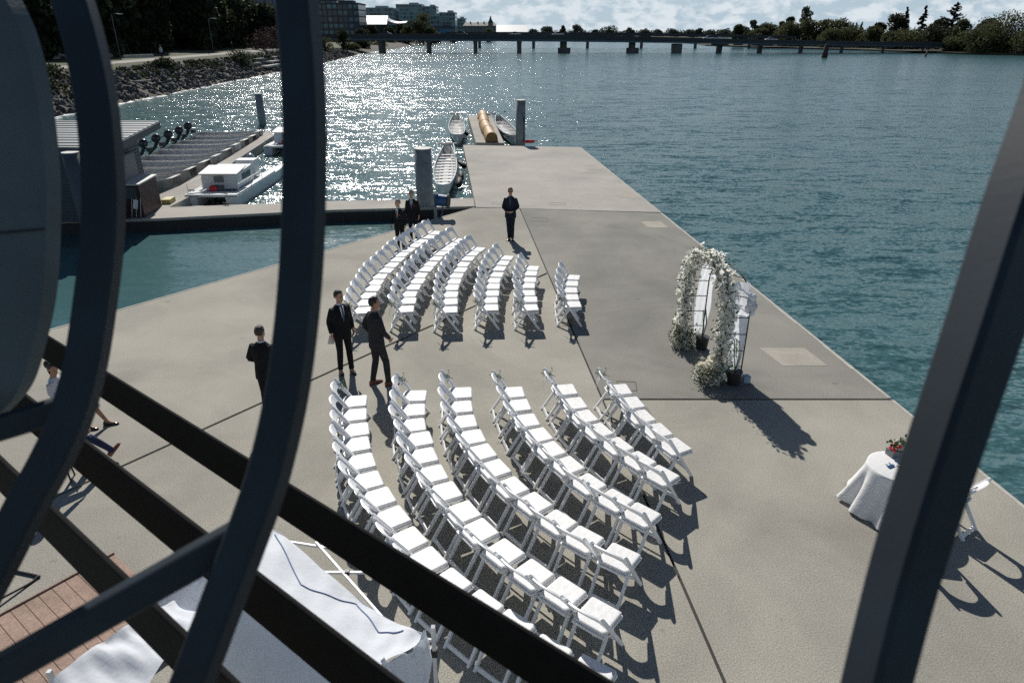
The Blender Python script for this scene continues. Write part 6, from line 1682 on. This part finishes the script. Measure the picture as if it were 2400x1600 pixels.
block('tall dark glass building seen between the hoop bars above the trees', -110, -88, 300, 29, 8, 'slab_d', 'glass_blue', bays=7)
block('dark apartment block nearest the bridge, taller part at the thick hoop bar', -121, -99.2, 430, 25.5, 8, 'slab_d', 'glass_dark', bays=7)
block('dark apartment block nearest the bridge, lower right part', -108.3, -85.2, 420, 20.7, 6, 'slab_d', 'glass_dark', bays=8)
block('wide pale blue apartment block behind the white pavilion roof', -126, -98.2, 620, 24.0, 7, 'slab_w', 'glass_b', bays=9)
block('narrow lower block between the wide block and the tower', -106, -96, 640, 22.3, 7, 'slab_w', 'glass_b', bays=4)
block('tallest blue-green apartment tower behind the olive tree', -106.8, -83.2, 700, 29.1, 9, 'slab_w', 'glass_b', bays=8, balc=True)
block('right wing of the tallest apartment tower with stepped balconies', -83.0, -70.5, 706, 27.6, 8, 'slab_w', 'glass_b', bays=4, balc=True)
block('boxy block with dark corner right of the olive tree', -57.5, -45.3, 600, 20.1, 6, 'slab_w', 'glass_b', bays=5)
block('lower block joined to the left of the boxy block', -65.2, -57.6, 602, 18.0, 5, 'slab_w', 'glass_b', bays=3)
block('low bright blue building front under the boxy block', -63.7, -46.2, 590, 9.3, 2, 'slab_d', 'glass_blue', bays=6)
block('small stepped block left of the turreted building', -57.5, -47.3, 760, 18.3, 5, 'slab_w', 'glass_b', bays=4)
tbld = empty('turreted_building', (-31, 720, 1), 0, 'long tan-roofed building with a pointed corner turret', 'building', 'buildings beyond the bridge')
MB().box((0, 9, 5.2), (31, 18, 10.4)).build('wall', M['facade_tan'], tbld)
mb = MB(); mb.add([(-16, -.5, 10.4), (16, -.5, 10.4), (16, 18.5, 10.4), (-16, 18.5, 10.4), (-14, 6, 13.4), (14, 6, 13.4), (14, 12, 13.4), (-14, 12, 13.4)], [(0, 1, 5, 4), (1, 2, 6, 5), (2, 3, 7, 6), (3, 0, 4, 7), (4, 5, 6, 7)]); mb.build('roof', M['roof_tan'], tbld)
for k_ in range(3):
    mb = MB()
    for b_ in range(10): mb.box((-13.5 + 3 * b_, -.04, 2.0 + 3.2 * k_), (1.5, .12, 1.8))
    mb.build('window', M['glass_dark'], tbld)
MB().tube([(10.5, 0, 0), (10.5, 0, 13.0)], 2.4, 14).build('turret', M['facade_tan'], tbld)
MB().tube([(10.5, 0, 13.0), (10.5, 0, 15.5), (10.5, 0, 19.2)], [3.0, 1.3, .15], 14).build('turret_roof', M['slab_d'], tbld)
for x in (-9, -2, 4): MB().tube([(x, 5, 10.6), (x, 5, 14.2)], [2.4, .3], 4).build('dormer', M['roof_tan'], tbld)
wh_ = empty('warehouse', (0, 800, 1), 0, 'long low building with a bright white roof above the bridge', 'building', 'buildings beyond the bridge')
MB().box((-1, 10, 2.2), (34, 20, 4.4)).build('wall', M['slab_d'], wh_)
mb = MB(); mb.add([(-19, -1, 4.4), (17, -1, 4.4), (16.5, 21, 12.0), (-18.5, 21, 12.0), (-19, -1, 4.0), (17, -1, 4.0), (16.5, 21, 11.6), (-18.5, 21, 11.6)], [(0, 1, 2, 3), (7, 6, 5, 4), (0, 4, 5, 1), (1, 5, 6, 2), (2, 6, 7, 3), (3, 7, 4, 0)]); mb.build('roof', M['roof_white'], wh_)
pv = empty('pavilion', (-82, 450, 1), 0, 'pavilion with a bright white roof and curved wing beyond the bridge', 'building', 'buildings beyond the bridge')
MB().box((0, 6, 4.6), (13, 10, 9.2)).build('wall', M['slab_d'], pv)
mb = MB(); mb.add([(-7.2, -1, 9.4), (7.2, -1, 9.4), (6.8, 9, 14.2), (-6.4, 9, 14.2), (-7.2, -1, 9.1), (7.2, -1, 9.1), (6.8, 9, 13.9), (-6.4, 9, 13.9)], [(0, 1, 2, 3), (7, 6, 5, 4), (0, 4, 5, 1), (1, 5, 6, 2), (2, 6, 7, 3), (3, 7, 4, 0)]); mb.build('roof', M['roof_white'], pv)
mb = MB(); mb.loft([[Vector((x, -1, z)), Vector((x, 8, z + 1.0)), Vector((x, 8, z + .7)), Vector((x, -1, z - .3))] for x, z in ((7.4, 12.0), (9, 11.0), (11.5, 10.2), (14, 9.9), (16.5, 10.1), (18.5, 10.2))]); mb.build('curved_roof', M['roof_white'], pv)
MB().box((13, 6, 4.4), (10, 7, 8.8)).build('wing_wall', M['slab_d'], pv)
